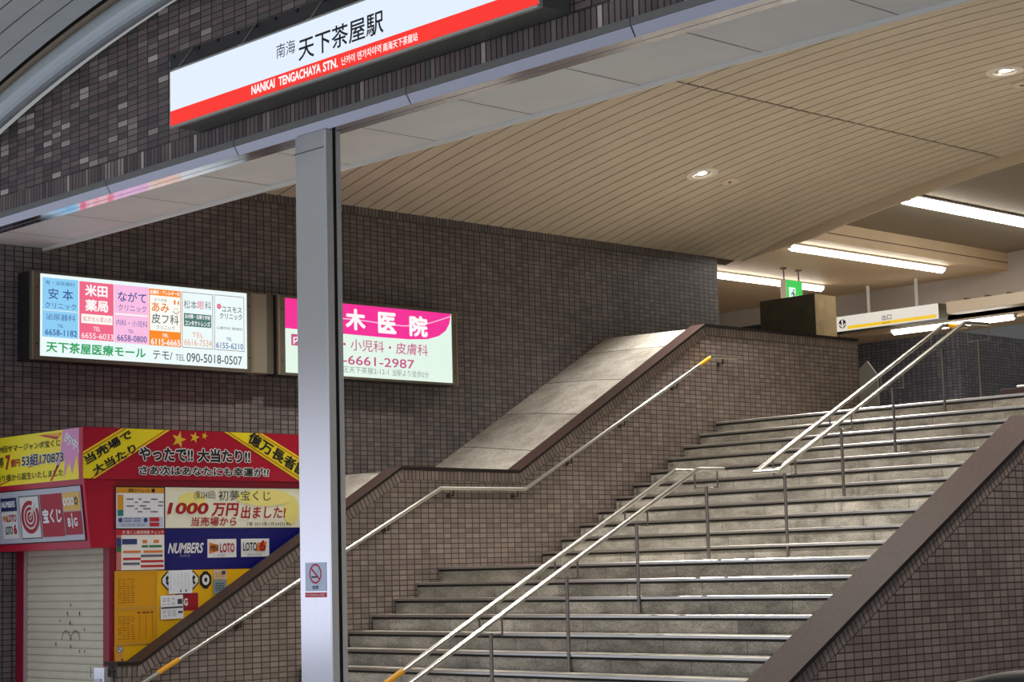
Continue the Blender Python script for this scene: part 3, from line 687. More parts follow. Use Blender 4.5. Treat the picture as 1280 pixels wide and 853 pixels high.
mb = MB(); letter(mb, F, '的中!!', -15.61, -15.28, 1.19, 1.29, 0.009, 0, 0.03, ang=-0.45); mb.build('lettering', P_('offwhite', (240, 240, 240)), t)
# fascia band, side
F = FX(XK)
mb = MB(); mb.box(XK-0.05, XK+0.018, 9.06, 12.02, 0.903, 1.375, 0); o = mb.build('side_banner', m_red, t)
F2 = FX(XK+0.018)
mb = MB()
mb.poly(F2, [(9.062, 1.147), (9.470, 1.374), (9.999, 1.374), (9.185, 0.904), (9.062, 0.904)], 0.002, 0)
mb.poly(F2, [(10.619, 1.374), (11.066, 1.374), (12.02, 0.86+0.05), (12.02, 0.904), (11.53, 0.904)], 0.002, 0)
def stripe(p, q, w=0.012):
    p, q = Vector(p), Vector(q); d = (q-p).normalized(); n = Vector((-d.y, d.x))*w/2
    mb.poly(F2, [tuple(p-n), tuple(q-n), tuple(q+n), tuple(p+n)], 0.004, 1)
stripe((9.062, 1.122), (9.512, 1.374)); stripe((9.145, 0.904), (9.955, 1.374)); stripe((10.665, 1.374), (11.585, 0.904)); stripe((11.015, 1.374), (12.0, 0.895))
mb.build('yellow_ribbon', [yel, P_('ribbon_orange', (214, 120, 30), 0.4)], t)
mb = MB()
for cx, cz, r in ((10.097, 1.285, 0.085), (10.275, 1.312, 0.058), (10.389, 1.33, 0.038)):
    mb.poly(F2, [(cx+(r if i % 2 == 0 else r*0.4)*math.sin(math.pi*i/5+0.25), cz+(r if i % 2 == 0 else r*0.4)*math.cos(math.pi*i/5+0.25)) for i in range(10)], 0.002)
mb.build('star', P_('star_yellow', (240, 196, 50), 0.4), t)
ow = P_('offwhite', (240, 240, 240))
for s, a0, a1, b0, b1, w in (('やったで!!', 9.655, 10.253, 1.078, 1.208, 0.038), ('大当たり!!', 10.304, 10.920, 1.076, 1.206, 0.038), ('さあ次はあなたにも幸運が!?', 9.655, 11.146, 0.944, 1.032, 0.028)):
    mb = MB(); letter(mb, F2, s, a0, a1, b0, b1, 0.006, 0, w, 0.105, 1); mb.build('lettering', [ink, ow], t)
aL = math.atan2(0.47, 0.81)
mb = MB(); letter(mb, F2, '当売場で', 9.045, 9.605, 1.153, 1.243, 0.006, 0, 0.035, ang=aL*0.96); mb.build('lettering', ink, t)
mb = MB(); letter(mb, F2, '大当たり', 9.135, 9.645, 1.038, 1.128, 0.006, 0, 0.035, ang=aL*0.93); mb.build('lettering', ink, t)
aR = -math.atan2(0.47, 0.93)
mb = MB(); letter(mb, F2, '億万長者誕生', 10.86, 11.80, 1.065, 1.195, 0.006, 0, 0.03, ang=aR); mb.build('lettering', ink, t)
# sign panel on the sloping awning front
FA = Fr((0, 9.075, 0.92), (1, 0, 0), (0, -0.111, 1.0), (0, -1, -0.11))
B = lambda z: z-0.92
mb = MB(); mb.rect(FA, -16.95, -15.335, B(.345), B(.845), 0.004, 0); mb.border(FA, -16.955, -15.33, B(.34), B(.85), 0.008, 0.006, 1); mb.build('sign_panel', [mat('silver_panel', (186, 186, 196), 0.35), m_black], t)
mb = MB(); mb.rect(FA, -16.475, -16.10, B(.385), B(.79), 0.008, 0); mb.border(FA, -16.475, -16.10, B(.385), B(.79), 0.008, 0.010, 1)
cx, cz = -16.285, .588
for r0_, r1_ in ((0.125, 0.170), (0.075, 0.105), (0.028, 0.055)):
    mb.ringf(FA, cx, B(cz), r0_, r1_, 0.010, 2, 40, math.radians(70), math.radians(395), e=0.92)
mb.disc(FA, cx, B(cz), 0.016, 0.010, 2, 14)
mb.poly(FA, [(cx+.01, B(cz+.02)), (cx+.02, B(cz+.005)), (cx+.115, B(cz+.125)), (cx+.10, B(cz+.14))], 0.013, 0); mb.build('target_emblem', [P_('panel_white', (222, 220, 214)), P_('panel_line', (70, 70, 70)), P_('emblem_red', (170, 20, 44))], t)
mb = MB(); mb.rect(FA, -16.08, -15.683, B(.392), B(.79), 0.008, 0); letter(mb, FA, '宝くじ', -16.05, -15.71, B(.52), B(.655), 0.011, 1, 0.04); mb.build('red_name_panel', [P_('emblem_red', (170, 20, 44)), ow], t)
mb = MB(); mb.rect(FA, -15.667, -15.362, B(.62), B(.79), 0.008, 0)
for k in range(4): mb.ringf(FA, -15.628+k*0.066, B(.707), 0.016, 0.031, 0.011, (1 if k < 3 else 2), 20, e=1.25)
mb.build('gold_ring_panel', [P_('soft_gold', (228, 184, 88)), ow, P_('panel_line', (70, 70, 70))], t)
mb = MB(); mb.rect(FA, -15.667, -15.362, B(.40), B(.612), 0.008, 0); letter(mb, FA, 'B', -15.605, -15.55, B(.475), B(.555), 0.011, 1, 0.04); letter(mb, FA, 'i', -15.535, -15.515, B(.46), B(.60), 0.011, 1, 0.04); letter(mb, FA, 'G', -15.50, -15.435, B(.475), B(.555), 0.011, 1, 0.04); mb.build('red_score_panel', [P_('emblem_red', (170, 20, 44)), ow], t)
mb = MB(); mb.rect(FA, -16.83, -16.53, B(.66), B(.785), 0.008, 0); letter(mb, FA, 'NUMBERS', -16.81, -16.55, B(.695), B(.755), 0.011, 1, 0.03, shear=0.2); mb.build('navy_name_panel', [P_('navy_panel', (24, 26, 84)), ow], t)
mb = MB(); mb.rect(FA, -16.83, -16.53, B(.395), B(.65), 0.008, 0); letter(mb, FA, 'LOTO', -16.73, -16.55, B(.555), B(.625), 0.011, 1, 0.03); letter(mb, FA, 'MINI', -16.81, -16.735, B(.56), B(.615), 0.011, 2, 0.02)
letter(mb, FA, 'LOTO', -16.78, -16.64, B(.435), B(.515), 0.011, 3, 0.02); letter(mb, FA, '6', -16.62, -16.56, B(.435), B(.53), 0.011, 1, 0.05); mb.build('white_name_panel', [P_('panel_white', (222, 220, 214)), IN['red'], IN['orange'], ink], t)

# side panels of the kiosk
F = FX(XK)
mb = MB(); mb.border(F, 9.392, 11.95, 0.44, 0.84, 0.012, 0.004, 0); mb.rect(F, 9.93, 9.955, 0.05, 0.84, 0.005, 0); mb.build('panel_frame', mat('dark_brown_frame', (58, 34, 30), 0.5), t)
mb = MB(); mb.rect(F, 9.951, 11.93, 0.448, 0.832, 0.006, 0)
for a, b, ra, rb in ((10.25, 0.70, .16, .10), (11.10, 0.74, .34, .09), (11.42, 0.62, .10, .16)): mb.disc(F, a, b, ra, 0.007+0.0006*ra*10, 1, 24, rb*0.9)
mb.build('winner_banner', [P_('cream', (248, 246, 222)), P_('cream_yellow', (250, 238, 140))], t)
for s, c, a0, a1, b0, b1, w, sh in (('(第2343回)', 'black', 10.278, 10.518, 0.715, 0.803, 0, 0), ('初夢宝くじ', 'black', 10.554, 11.171, 0.712, 0.808, 0.0, 0), ('1000', 'red', 9.983, 10.437, 0.578, 0.688, 0.035, .25), ('万円', 'red', 10.478, 10.783, 0.560, 0.686, 0.03, .15), ('出ました!', 'red', 10.819, 11.351, 0.535, 0.660, 0.02, .15), ('当売場から', 'red', 10.241, 10.761, 0.465, 0.552, 0.02, .15), ('1等 2013年1月24日(木)', 'black', 10.885, 11.414, 0.458, 0.502, 0, 0)):
    mb = MB(); letter(mb, F, s, a0, a1, b0, b1, 0.010, 0, w, shear=sh); mb.build('lettering', IN[c], t)
mb = MB(); mb.rect(F, 9.949, 11.93, 0.055, 0.440, 0.006, 0); mb.build('blue_panel', P_('royal_blue', (10, 14, 110), 0.35), t)
mb = MB(); letter(mb, F, 'NUMBERS', 9.986, 10.373, 0.208, 0.308, 0.009, 0, 0.03, shear=0.22); mb.build('lettering', ow, t)
mb = MB(); letter(mb, F, 'ナンバーズ', 10.111, 10.221, 0.172, 0.199, 0.009, 0); mb.build('lettering', ow, t)
mb = MB(); mb.rect(F, 10.422, 10.757, 0.163, 0.340, 0.008, 0); mb.poly(F, [(10.443, 0.308), (10.54, 0.285), (10.54, 0.225), (10.443, 0.20)], 0.010, 1); letter(mb, F, 'MINI', 10.455, 10.545, 0.225, 0.285, 0.012, 3, 0.02); letter(mb, F, 'LOTO', 10.565, 10.735, 0.210, 0.300, 0.012, 2, 0.03); letter(mb, F, 'ミニロト', 10.534, 10.632, 0.172, 0.197, 0.012, 3); mb.build('name_plate', [ow, IN['orange'], IN['red'], ink], t)
mb = MB(); mb.rect(F, 10.812, 11.149, 0.165, 0.340, 0.008, 0); mb.poly(F, [(10.99, 0.22), (11.10, 0.22), (11.12, 0.31), (11.01, 0.30)], 0.010, 1); letter(mb, F, 'LOTO', 10.835, 11.00, 0.222, 0.305, 0.012, 3, 0.02); letter(mb, F, '6', 11.03, 11.105, 0.218, 0.326, 0.012, 2, 0.05); letter(mb, F, 'ロトシックス', 10.890, 11.050, 0.172, 0.199, 0.012, 3); mb.build('name_plate', [ow, IN['orange'], IN['red'], ink], t)
mb = MB(); mb.rect(F, 9.399, 11.93, -0.9, 0.050, 0.005, 0); mb.build('yellow_panel', P_('amber', (250, 192, 18), 0.4), t)
hexa = lambda a, b, rx, ry: [(a+rx*math.cos(math.pi/3*i), b+ry*math.sin(math.pi/3*i)) for i in range(6)]
def octo(a0, a1, b0, b1, c): return [(a0+c, b0), (a1-c, b0), (a1, b0+c), (a1, b1-c), (a1-c, b1), (a0+c, b1), (a0, b1-c), (a0, b0+c)]
mb = MB(); mb.poly(F, octo(9.905, 10.325, -0.13, 0.042, 0.06), 0.007, 1); mb.poly(F, octo(9.917, 10.313, -0.118, 0.030, 0.055), 0.009, 0)
letter(mb, F, 't', 9.948, 9.985, -0.085, 0.005, 0.012, 1, 0.05); letter(mb, F, 't', 10.245, 10.282, -0.085, 0.005, 0.012, 1, 0.05)
mb.poly(F, octo(10.334, 10.465, -0.13, 0.036, 0.045), 0.007, 1); mb.ringf(F, 10.40, -0.046, 0.018, 0.042, 0.010, 0, 24, e=1.2); mb.build('score_emblem', [ow, ink], t)
mb = MB(); mb.rect(F, 10.06, 10.314, -0.331, -0.166, 0.007, 0); letter(mb, F, 'G', 10.150, 10.195, -0.285, -0.215, 0.010, 1, 0.05); mb.build('red_panel', [P_('emblem_red', (170, 20, 44)), ow], t)
# amber notice boards fixed on the side
for (b0, b1) in ((-0.275, 0.048), (-0.608, -0.295)):
    mb = MB(); mb.box(XK+0.004, XK+0.012, 9.400, 9.852, b0-0.012, b1+0.006); o = mb.build('notice_board', mat('amber_board', (228, 160, 12), 0.35), t)
    mb = MB(); mb.border(F, 9.398, 9.855, b0-0.014, b1+0.008, 0.014, 0.0145); mb.build('board_frame', mat('board_edge', (214, 160, 60), 0.4), o)
    mb = MB(); random.seed(int(b0*100)); bars(mb, F, 9.435, 9.62, b0+0.03, b1-0.06, 11, 0.0145, 0, 0.5, 0.5, 4)
    if b0 < -0.4:
        for a in (9.66, 9.73, 9.80): mb.rect(F, a, a+0.003, b0+0.04, b1-0.06, 0.0145)
        bars(mb, F, 9.64, 9.83, b1-0.055, b1-0.02, 1, 0.0145, 0, 0.9, 0.4, 4)
    mb.build('board_print', P_('brown_ink', (140, 86, 10)), o)

# posters and papers stuck on the kiosk
def sheet(name, label, cat, a0, a1, b0, b1, col, off=0.010, tilt=0.0, group=None):
    t = thing(name, (XK+off, (a0+a1)/2, (b0+b1)/2), label, cat, group)
    F = Fr((XK, (a0+a1)/2, (b0+b1)/2), (0, math.cos(tilt), math.sin(tilt)), (0, -math.sin(tilt), math.cos(tilt)), (1, 0, 0))
    w, h = (a1-a0)/2, (b1-b0)/2
    mb = MB(); P = [F.p(-w, -h, off-0.002), F.p(w, -h, off-0.002), F.p(w, h, off-0.002), F.p(-w, h, off-0.002)]; Q = [p+Vector((0.002, 0, 0)) for p in P]
    mb.face(Q); mb.face(P[::-1])
    for i in range(4): j = (i+1) % 4; mb.face([P[i], P[j], Q[j], Q[i]])
    mb.build('paper', P_(col[0], col[1]), t)
    return t, F, w, h, off
PR = dict(ink=P_('small_ink', (70, 70, 84)), head=P_('head_orange', (226, 160, 40)), red=P_('head_red', (196, 30, 44)), teal=P_('teal', (40, 130, 140)), blue=P_('print_blue', (50, 60, 120)), pale=P_('pale_blue2', (198, 208, 232)), grn=P_('print_green', (40, 120, 70)), org=P_('print_orange', (226, 130, 60)), mark=P_('mark_grey', (100, 100, 120)), black=ink, white=ow)
t, F, w, h, of = sheet('sales_schedule_poster', 'calendar poster with an orange header, topmost on the kiosk side', 'poster', 9.418, 9.934, 0.448, 0.826, ('poster_white', (248, 248, 252)))
mb = MB(); mb.rect(F, -w, w, h-0.052, h, of+.001, 0); letter(mb, F, '発売スケジュール', -0.13, 0.10, h-0.045, h-0.010, of+.002, 1, 0.02); mb.disc(F, 0.14, h-0.027, 0.02, of+.002, 1, 16); mb.build('header', [PR['head'], ink], t)
mb = MB(); mb.rect(F, -w+.01, w-.01, -h+.01, -h+0.105, of+.001, 0); mb.rect(F, 0.10, 0.205, -h+0.062, -h+0.10, of+.002, 1); mb.rect(F, 0.10, 0.205, -h+0.015, -h+0.052, of+.002, 1); mb.disc(F, -0.215, -h+0.075, 0.022, of+.002, 2, 16); mb.disc(F, 0.055, -h+0.075, 0.022, of+.002, 2, 16)
bars(mb, F, -0.18, 0.03, -h+0.055, -h+0.098, 2, of+.002, 2, .7, .2, 2); bars(mb, F, -0.2, 0.06, -h+0.018, -h+0.045, 2, of+.002, 3, .5, .3, 5); mb.build('footer_print', [PR['pale'], PR['red'], PR['blue'], PR['ink']], t)
mb = MB(); mb.rect(F, -w+.012, -w+.075, -0.02, 0.12, of+.001, 2); mb.rect(F, -w+.012, -w+.075, -0.075, -0.02, of+.001, 3)
for k in range(9): mb.rect(F, -0.165+k*0.045, -0.163+k*0.045, -0.07, 0.115, of+.001, 0)
random.seed(3)
for (a, b, l) in ((-0.15, .075, .075), (-0.02, .075, .03), (.115, .075, .07), (-.06, .045, .03), (.03, .048, .07), (-.15, .01, .08), (-.01, .012, .07), (.20, .05, .05), (.19, .015, .055), (-.06, -.015, .03), (.03, -.015, .08), (-.03, -.042, .05), (.11, -.042, .08)): mb.rect(F, a, a+l, b, b+.012, of+.002, 1)
mb.build('calendar_grid', [PR['pale'], PR['mark'], PR['head'], PR['teal']], t)
t, F, w, h, of = sheet('lottery_check_poster', 'red headed table poster below the calendar poster on the kiosk side', 'poster', 9.42, 9.936, 0.062, 0.436, ('poster_white2', (250, 246, 240)))
mb = MB(); mb.rect(F, -w, w, h-0.05, h, of+.001, 0); letter(mb, F, '月 宝くじ発売情報 チェック', -0.20, 0.25, h-0.042, h-0.010, of+.002, 1, 0.01); mb.build('header', [PR['red'], ow], t)
mb = MB(); mb.rect(F, -w, -w+.05, -h, h-.05, of+.001, 1); mb.rect(F, -0.20, -0.04, 0.05, 0.10, of+.002, 2); mb.rect(F, 0.01, 0.08, 0.02, 0.04, of+.002, 3); mb.rect(F, 0.09, 0.23, 0.02, 0.04, of+.002, 3); mb.rect(F, 0.02, 0.07, 0.06, 0.09, of+.002, 4); mb.rect(F, 0.14, 0.2, 0.06, 0.09, of+.002, 4)
for k, (a, b, l, c) in enumerate(((-.19, -.03, .19, 4), (.03, -.03, .21, 4), (-.19, -.095, .19, 0), (.0, -.07, .24, 5), (-.19, -.14, .18, 5), (.0, -.12, .25, 0), (.0, -.165, .25, 0))): mb.rect(F, a, a+l, b, b+.022, of+.002, c)
mb.rect(F, -w+.0, -w+.05, 0.03, 0.11, of+.002, 2); mb.rect(F, -w, -w+.05, -0.02, 0.03, of+.002, 3); mb.build('table_print', [PR['red'], P_('rose_band', (214, 120, 110)), PR['blue'], PR['grn'], PR['org'], PR['mark']], t)
t, F, w, h, of = sheet('grid_notice_paper', 'white sheet of small columns taped over the hexagon emblem on the kiosk', 'paper notice', 9.978, 10.240, -0.168, 0.050, ('sheet_white', (244, 248, 255)), 0.019, 0.01)
mb = MB()
for k in range(6): bars(mb, F, -w+.012+k*.04, -w+.044+k*.04, -h+.03, h-.02, 14, of+.001, 0, .4, .4, 1)
mb.rect(F, -.005, .008, -h+.012, -h+.035, of+.001, 1); mb.rect(F, .055, .068, -h+.012, -h+.035, of+.001, 1); mb.build('small_print', [P_('faint_ink', (170, 174, 186)), ink], t)
t, F, w, h, of = sheet('office_notice_paper', 'white notice in two halves taped over the red plate on the kiosk', 'paper notice', 9.889, 10.138, -0.402, -0.182, ('sheet_white2', (246, 248, 252)), 0.019, 0.02)
mb = MB(); mb.rect(F, -w+.005, w-.004, -.012, .004, of+.001, 1); bars(mb, F, -w+.02, .05, .02, h-.02, 5, of+.001, 0, .5, .4, 3); mb.rect(F, .062, w-.008, .025, .072, of+.001, 1); bars(mb, F, -w+.02, .06, -h+.02, -.025, 6, of+.001, 0, .5, .4, 3); mb.rect(F, .065, w-.008, -.06, -.04, of+.001, 0); mb.build('small_print', [PR['ink'], P_('slate', (66, 70, 78))], t)
t, F, w, h, of = sheet('advert_card', 'upper small pale card stuck beside the hexagon emblem on the kiosk', 'card', 10.487, 10.637, -0.046, 0.047, ('card_buff', (216, 196, 166)), 0.012)
mb = MB(); bars(mb, F, -w+.02, w-.02, -h+.015, h-.02, 3, of+.001, 0, .8, .3, 3); mb.rect(F, .02, w-.012, 0, h-.012, of+.001, 1); mb.build('small_print', [PR['org'], PR['ink']], t)
t, F, w, h, of = sheet('advert_card', 'lower blue grey card stuck beside the hexagon emblem on the kiosk', 'card', 10.487, 10.638, -0.180, -0.052, ('card_blue', (140, 164, 170)), 0.012)
mb = MB(); bars(mb, F, -w+.02, w-.02, -h+.02, h-.02, 4, of+.001, 0, .8, .3, 3); mb.build('small_print', [PR['ink']], t)
t, F, w, h, of = sheet('no_smoking_sticker', 'small orange sticker with a round sign at the foot of the kiosk side', 'sticker', 9.413, 9.500, -0.785, -0.617, ('sticker_orange', (240, 176, 70)), 0.010)
mb = MB(); mb.disc(F, -.003, .04, .030, of+.001, 0, 20); mb.ringf(F, -.003, .04, .024, .030, of+.002, 1, 20); mb.poly(F, [(-.022, .058), (-.018, .062), (.018, .024), (.014, .02)], of+.002, 1); mb.rect(F, -.02, .008, .036, .042, of+.002, 2); bars(mb, F, -.03, .03, -.03, .0, 2, of+.001, 3, .6, .2, 2); mb.disc(F, .022, -.052, .008, of+.001, 2, 10, .014); mb.build('pictogram', [ow, PR['blue'], ink, PR['org']], t)

# steel box beside the kiosk
t = thing('steel_box', (-15.16, 9.25, G), 'stainless steel box between the kiosk and the stair wall', 'box')
mb = MB(); mb.box(-15.255, -15.075, 9.17, 9.27, G, -0.80); mb.build('casing', m_steel, t, bevel=0.008)
mb = MB(); mb.box(-15.235, -15.125, 9.160, 9.17, -0.99, -0.905); mb.box(-15.235, -15.125, 9.160, 9.17, -1.10, -1.005); mb.build('door_flap', mat('white_plate', (200, 202, 212), 0.3), t, bevel=0.004)
mb = MB(); mb.tube([(-15.30, 9.16, -0.80), (-15.30, 9.16, -0.90)], 0.008, 8); mb.build('latch', m_pipe, t)

# ------------------------------------------------------------------ handrails
def sleeve(parent, p, q, r): mb = MB(); mb.tube([p, q], r, 14); return mb.build('marker_sleeve', m_orange, parent)
XR = -14.915
t = thing('wall_handrail', (XR, 9.55, -0.95), 'single steel handrail on brackets along the left stair wall', 'handrail')
path = [(9.45, -0.965), (13.1, 0.836), (14.315, 0.838), (17.49, 2.468), (18.0, 2.49)]
mb = MB(); mb.tube([(XR, y, z) for y, z in path], 0.021, 16); mb.build('rail', m_pipe, t)
sleeve(t, (XR, 9.63, -0.876), (XR, 9.855, -0.765), 0.0235); sleeve(t, (XR, 17.27, 2.355), (XR, 17.475, 2.460), 0.0235)
def rz(y):
    for (a, b), (c, d) in zip(path, path[1:]):
        if a <= y <= c: return b+(d-b)*(y-a)/(c-a)
for y in (10.55, 11.6, 12.38, 13.27, 14.2, 15.05, 15.93, 16.86, 17.72):
    z = rz(y); mb = MB(); mb.tube([(XR, y, z-0.015), (XR, y, z-0.075), (-14.995, y, z-0.075)], 0.009, 8); mb.lathe((-14.999, y, z-0.075), [(0.0, 0.012), (0.028, 0.010), (0.028, 0.0)], 14, ax=(1, 0, 0)); mb.build('bracket', mat('dark_bracket', (70, 62, 58), 0.4, 0.6), t)
XM, D = -11.6, 0.137
def floor_z(y):
    z = G
    for yy, zz in NOS:
        if y >= yy+0.02: z = zz
    return z
def double_rail(label, base, path, posts, loop_low, sleeves):
    t = thing('stair_handrail', base, label, 'handrail', None)
    if loop_low:
        P = [(XM-D, y, z) for y, z in path[::-1]]+[(XM+D, y, z) for y, z in path]
        mb = MB(); mb.tube(P, 0.0225, 16); mb.build('rail', m_pipe, t)
    else:
        for s in (-1, 1):
            mb = MB(); mb.tube([(XM+s*D, y, z) for y, z in path], 0.0225, 16); mb.build('rail', m_pipe, t)
    for p in sleeves: sleeve(t, *p, 0.026)
    def rz(y):
        for (a, b), (c, d) in zip(path, path[1:]):
            if a <= y <= c: return b+(d-b)*(y-a)/(c-a)
        return path[0][1] if y < path[0][0] else path[-1][1]
    for y in posts:
        zr = rz(y); zf = floor_z(y); zb = zr-0.165
        mb = MB(); mb.tube([(XM, y, zf), (XM, y, zb+0.012)], 0.0165, 12); po = mb.build('post', m_post, t)
        mb = MB(); mb.lathe((XM, y, zf), [(0.035, 0.0), (0.035, 0.008), (0.018, 0.012)], 16); mb.build('base_collar', m_post, po)
        mb = MB(); mb.tube([(XM-D, y, zr-0.012), (XM-D, y, zb), (XM+D, y, zb), (XM+D, y, zr-0.012)], 0.0085, 8); mb.build('fork_bracket', m_post, po)
    return t
double_rail('double steel handrail down the middle of the lower stair flight', (XM, 10.6, G), [(9.40, -0.99), (9.55, -0.955), (13.2, 0.850), (13.56, 0.855)], [10.70, 11.60, 12.50, 13.47], False,
            [((XM-D, 9.62, -0.92), (XM-D, 9.86, -0.802))])
double_rail('double steel handrail down the middle of the upper stair flight', (XM, 16, 0.16), [(14.37, 0.856), (17.70, 2.520), (18.16, 2.535)], [14.64, 15.58, 16.50, 17.45, 18.17], True,
            [((XM-D, 17.78, 2.526), (XM-D, 18.05, 2.532))])

# ------------------------------------------------------------------ lamps
def tube_lamp(name, p, q, label, w=0.085, h=0.055, rows=1):
    p, q = Vector(p), Vector(q); d = (q-p).normalized(); s = Vector((0, 0, 1)).cross(d).normalized()
    t = thing(name, p, label, 'lamp', 'fluorescent ceiling lamps')
    mb = MB(); A = [(-w/2, 0.03), (w/2, 0.03), (w/2, 0.055), (-w/2, 0.055)]
    def sw(mb, prof, mi=0, i0=0.0, i1=0.0):
        n = len(prof); a = [p+d*i0+s*x+Vector((0, 0, z)) for x, z in prof]; b = [q-d*i1+s*x+Vector((0, 0, z)) for x, z in prof]
        mb.face(a[::-1], mi); mb.face(b, mi)
        for i in range(n): j = (i+1) % n; mb.face([a[i], a[j], b[j], b[i]], mi)
    sw(mb, A); mb.build('fitting_base', m_white, t, merge=True)
    mb = MB()
    if rows == 1: sw(mb, [(-w/2, 0.028), (-w*0.36, -0.02), (0, -h*0.62), (w*0.36, -0.02), (w/2, 0.028)], 0, 0.04, 0.04)
    else:
        for c in (-w*0.27, w*0.27): sw(mb, [(c-w*.21, 0.028), (c-w*.16, -0.02), (c, -h*0.6), (c+w*.16, -0.02), (c+w*.21, 0.028)], 0, 0.02, 0.02)
    mb.build('lit_diffuser', m_tube, t, merge=True)
    mb = MB(); 
    for e, sg in ((p, 1), (q, -1)):
        a = [e+s*x+Vector((0, 0, z)) for x, z in ((-w*.3, 0.03), (-w*.3, -0.02), (w*.3, -0.02), (w*.3, 0.03))]; b = [v+d*0.04*sg for v in a]
        mb.face(a); mb.face(b)
        for i in range(4): mb.face([a[i], a[(i+1) % 4], b[(i+1) % 4], b[i]])
    mb.build('end_cap', m_white, t, merge=True)
    return t
tube_lamp('fluorescent_lamp', (-18.63, 21.5, 4.360), (-18.60, 24.66, 4.360), 'leftmost fluorescent lamp, running behind the green exit sign', 0.12, 0.08)
tube_lamp('fluorescent_lamp', (-16.33, 20.92, 4.360), (-16.29, 24.66, 4.360), 'middle fluorescent lamp on the beige lower ceiling', 0.12, 0.08)
tube_lamp('fluorescent_lamp', (-14.33, 20.90, 4.715), (-14.34, 25.0, 4.715), 'wide fluorescent lamp on the dull brown recessed ceiling', 0.25, 0.08, 2)
tube_lamp('fluorescent_lamp', (-18.22, 25.98, 3.695), (-15.89, 25.98, 3.695), 'fluorescent lamp below the yellow striped exit sign', 0.12, 0.08)
tube_lamp('fluorescent_lamp', (-14.5, 29.0, 4.80), (-14.5, 33.0, 4.80), 'added fluorescent lamp brightening the passage, unseen behind the bulkhead', 0.25, 0.08, 2)  # unseen lamp, added to brighten the far passage
m_bulb = mat('downlight_bulb', (255, 252, 244), 0.4, emit=14)
def downlight(x, y, label, seen=True):
    z = vz(x); n = Vector((-(x+9.676), 0, -(z+24.911))).normalized()       # downward normal of the vault
    t = thing('downlight', (x, y, z), label, 'lamp', 'round downlights in the slatted vault')
    c = Vector((x, y, z))
    mb = MB(); mb.lathe(c, [(0.205, 0.0), (0.198, 0.014), (0.125, 0.017), (0.105, -0.01), (0.098, -0.06)], 36, ax=n); mb.build('trim_ring', mat('ring_grey', (236, 228, 216), 0.5), t)
    mb = MB(); mb.lathe(c, [(0.099, -0.015), (0.06, 0.0), (0.0, 0.004)], 24, ax=n); mb.build('lit_bulb', m_bulb, t)
    l = bpy.data.lights.new('downlight_beam', 'SPOT'); l.energy = SPOT_W; l.spot_size = math.radians(125); l.spot_blend = 0.7; l.shadow_soft_size = 0.08; l.color = (1.0, 0.955, 0.88)
    lo = bpy.data.objects.new('downlight_beam', l); COL.objects.link(lo); lo.parent = t
    lo.location = n*0.03; lo.rotation_mode = 'QUATERNION'; lo.rotation_quaternion = Vector((0, 0, -1)).rotation_difference(n)
    return t
downlight(-14.785, 17.31, 'round downlight in the slats, the one nearer the tiled left wall')
downlight(-10.63, 17.44, 'round downlight in the slats, upper right near the picture edge')
for x, y in ((-6.4, 17.4), (-14.78, 12.4), (-10.6, 12.4), (-6.4, 12.4)): downlight(x, y, 'round downlight in the slats hidden by the soffit or outside the picture')
for x, y, lb in ((-14.836, 17.885, 'flat beige disc detector beside the left downlight'), (-10.80, 18.05, 'flat beige disc detector beside the right downlight')):
    z = vz(x); n = Vector((-(x+9.676), 0, -(z+24.911))).normalized()
    t = thing('ceiling_detector', (x, y, z), lb, 'detector', 'disc detectors in the vault')
    mb = MB(); mb.lathe((x, y, z), [(0.115, -0.01), (0.112, 0.014), (0.075, 0.02), (0.03, 0.021), (0.0, 0.021)], 28, ax=n); mb.build('cover', mat('detector_beige', (220, 206, 184), 0.5), t)
    mb = MB(); mb.lathe(Vector((x, y, z))+n*0.02, [(0.024, 0.0), (0.018, 0.008), (0.0, 0.010)], 16, ax=n); mb.build('sensor', m_groove, t)

# ------------------------------------------------------------------ exit signs and concourse fittings
t = thing('emergency_exit_sign', (-17.8, 22.83, 4.06), 'small green running man exit sign hung on two rods', 'sign')
mb = MB(); mb.box(-17.862, -17.757, 22.63, 23.04, 3.86, 4.238); mb.build('case', mat('cream_plastic', (236, 214, 194), 0.5), t, bevel=0.006)
F = FX(-17.757)
mb = MB(); mb.rect(F, 22.64, 23.03, 3.87, 4.228, 0.002, 0); mb.build('green_panel', E_('exit_green', (20, 196, 70), 1.0), t)
mb = MB(); mb.rect(F, 22.70, 22.86, 3.89, 4.12, 0.004, 0); mb.poly(F, [(22.90, 4.02), (23.01, 3.94), (23.02, 3.875), (22.84, 3.875), (22.86, 3.93), (22.90, 3.96)], 0.004, 0)
mb.build('doorway_mark', E_('exit_white', (220, 255, 236), 1.0), t)
mb = MB(); mb.disc(F, 22.815, 4.075, 0.018, 0.006, 0, 12); mb.poly(F, [(22.77, 4.05), (22.81, 4.05), (22.835, 3.98), (22.80, 3.975)], 0.006); mb.poly(F, [(22.80, 3.99), (22.835, 3.98), (22.86, 3.93), (22.92, 3.92), (22.92, 3.905), (22.85, 3.91)], 0.006); mb.poly(F, [(22.80, 3.98), (22.825, 3.975), (22.77, 3.90), (22.75, 3.905)], 0.006); mb.poly(F, [(22.81, 4.05), (22.86, 4.01), (22.85, 4.0), (22.81, 4.03)], 0.006); mb.poly(F, [(22.77, 4.05), (22.74, 4.0), (22.75, 3.995), (22.785, 4.035)], 0.006); mb.build('running_figure', P_('exit_dark', (10, 110, 60)), t)
for y in (22.66, 23.02):
    mb = MB(); mb.tube([(-17.81, y, 4.235), (-17.81, y, 4.42)], 0.012, 8); mb.lathe((-17.81, y, 4.42), [(0.05, -0.02), (0.05, 0.0)], 14); mb.build('hanging_rod', mat('rod_brown', (110, 92, 78), 0.5), t)
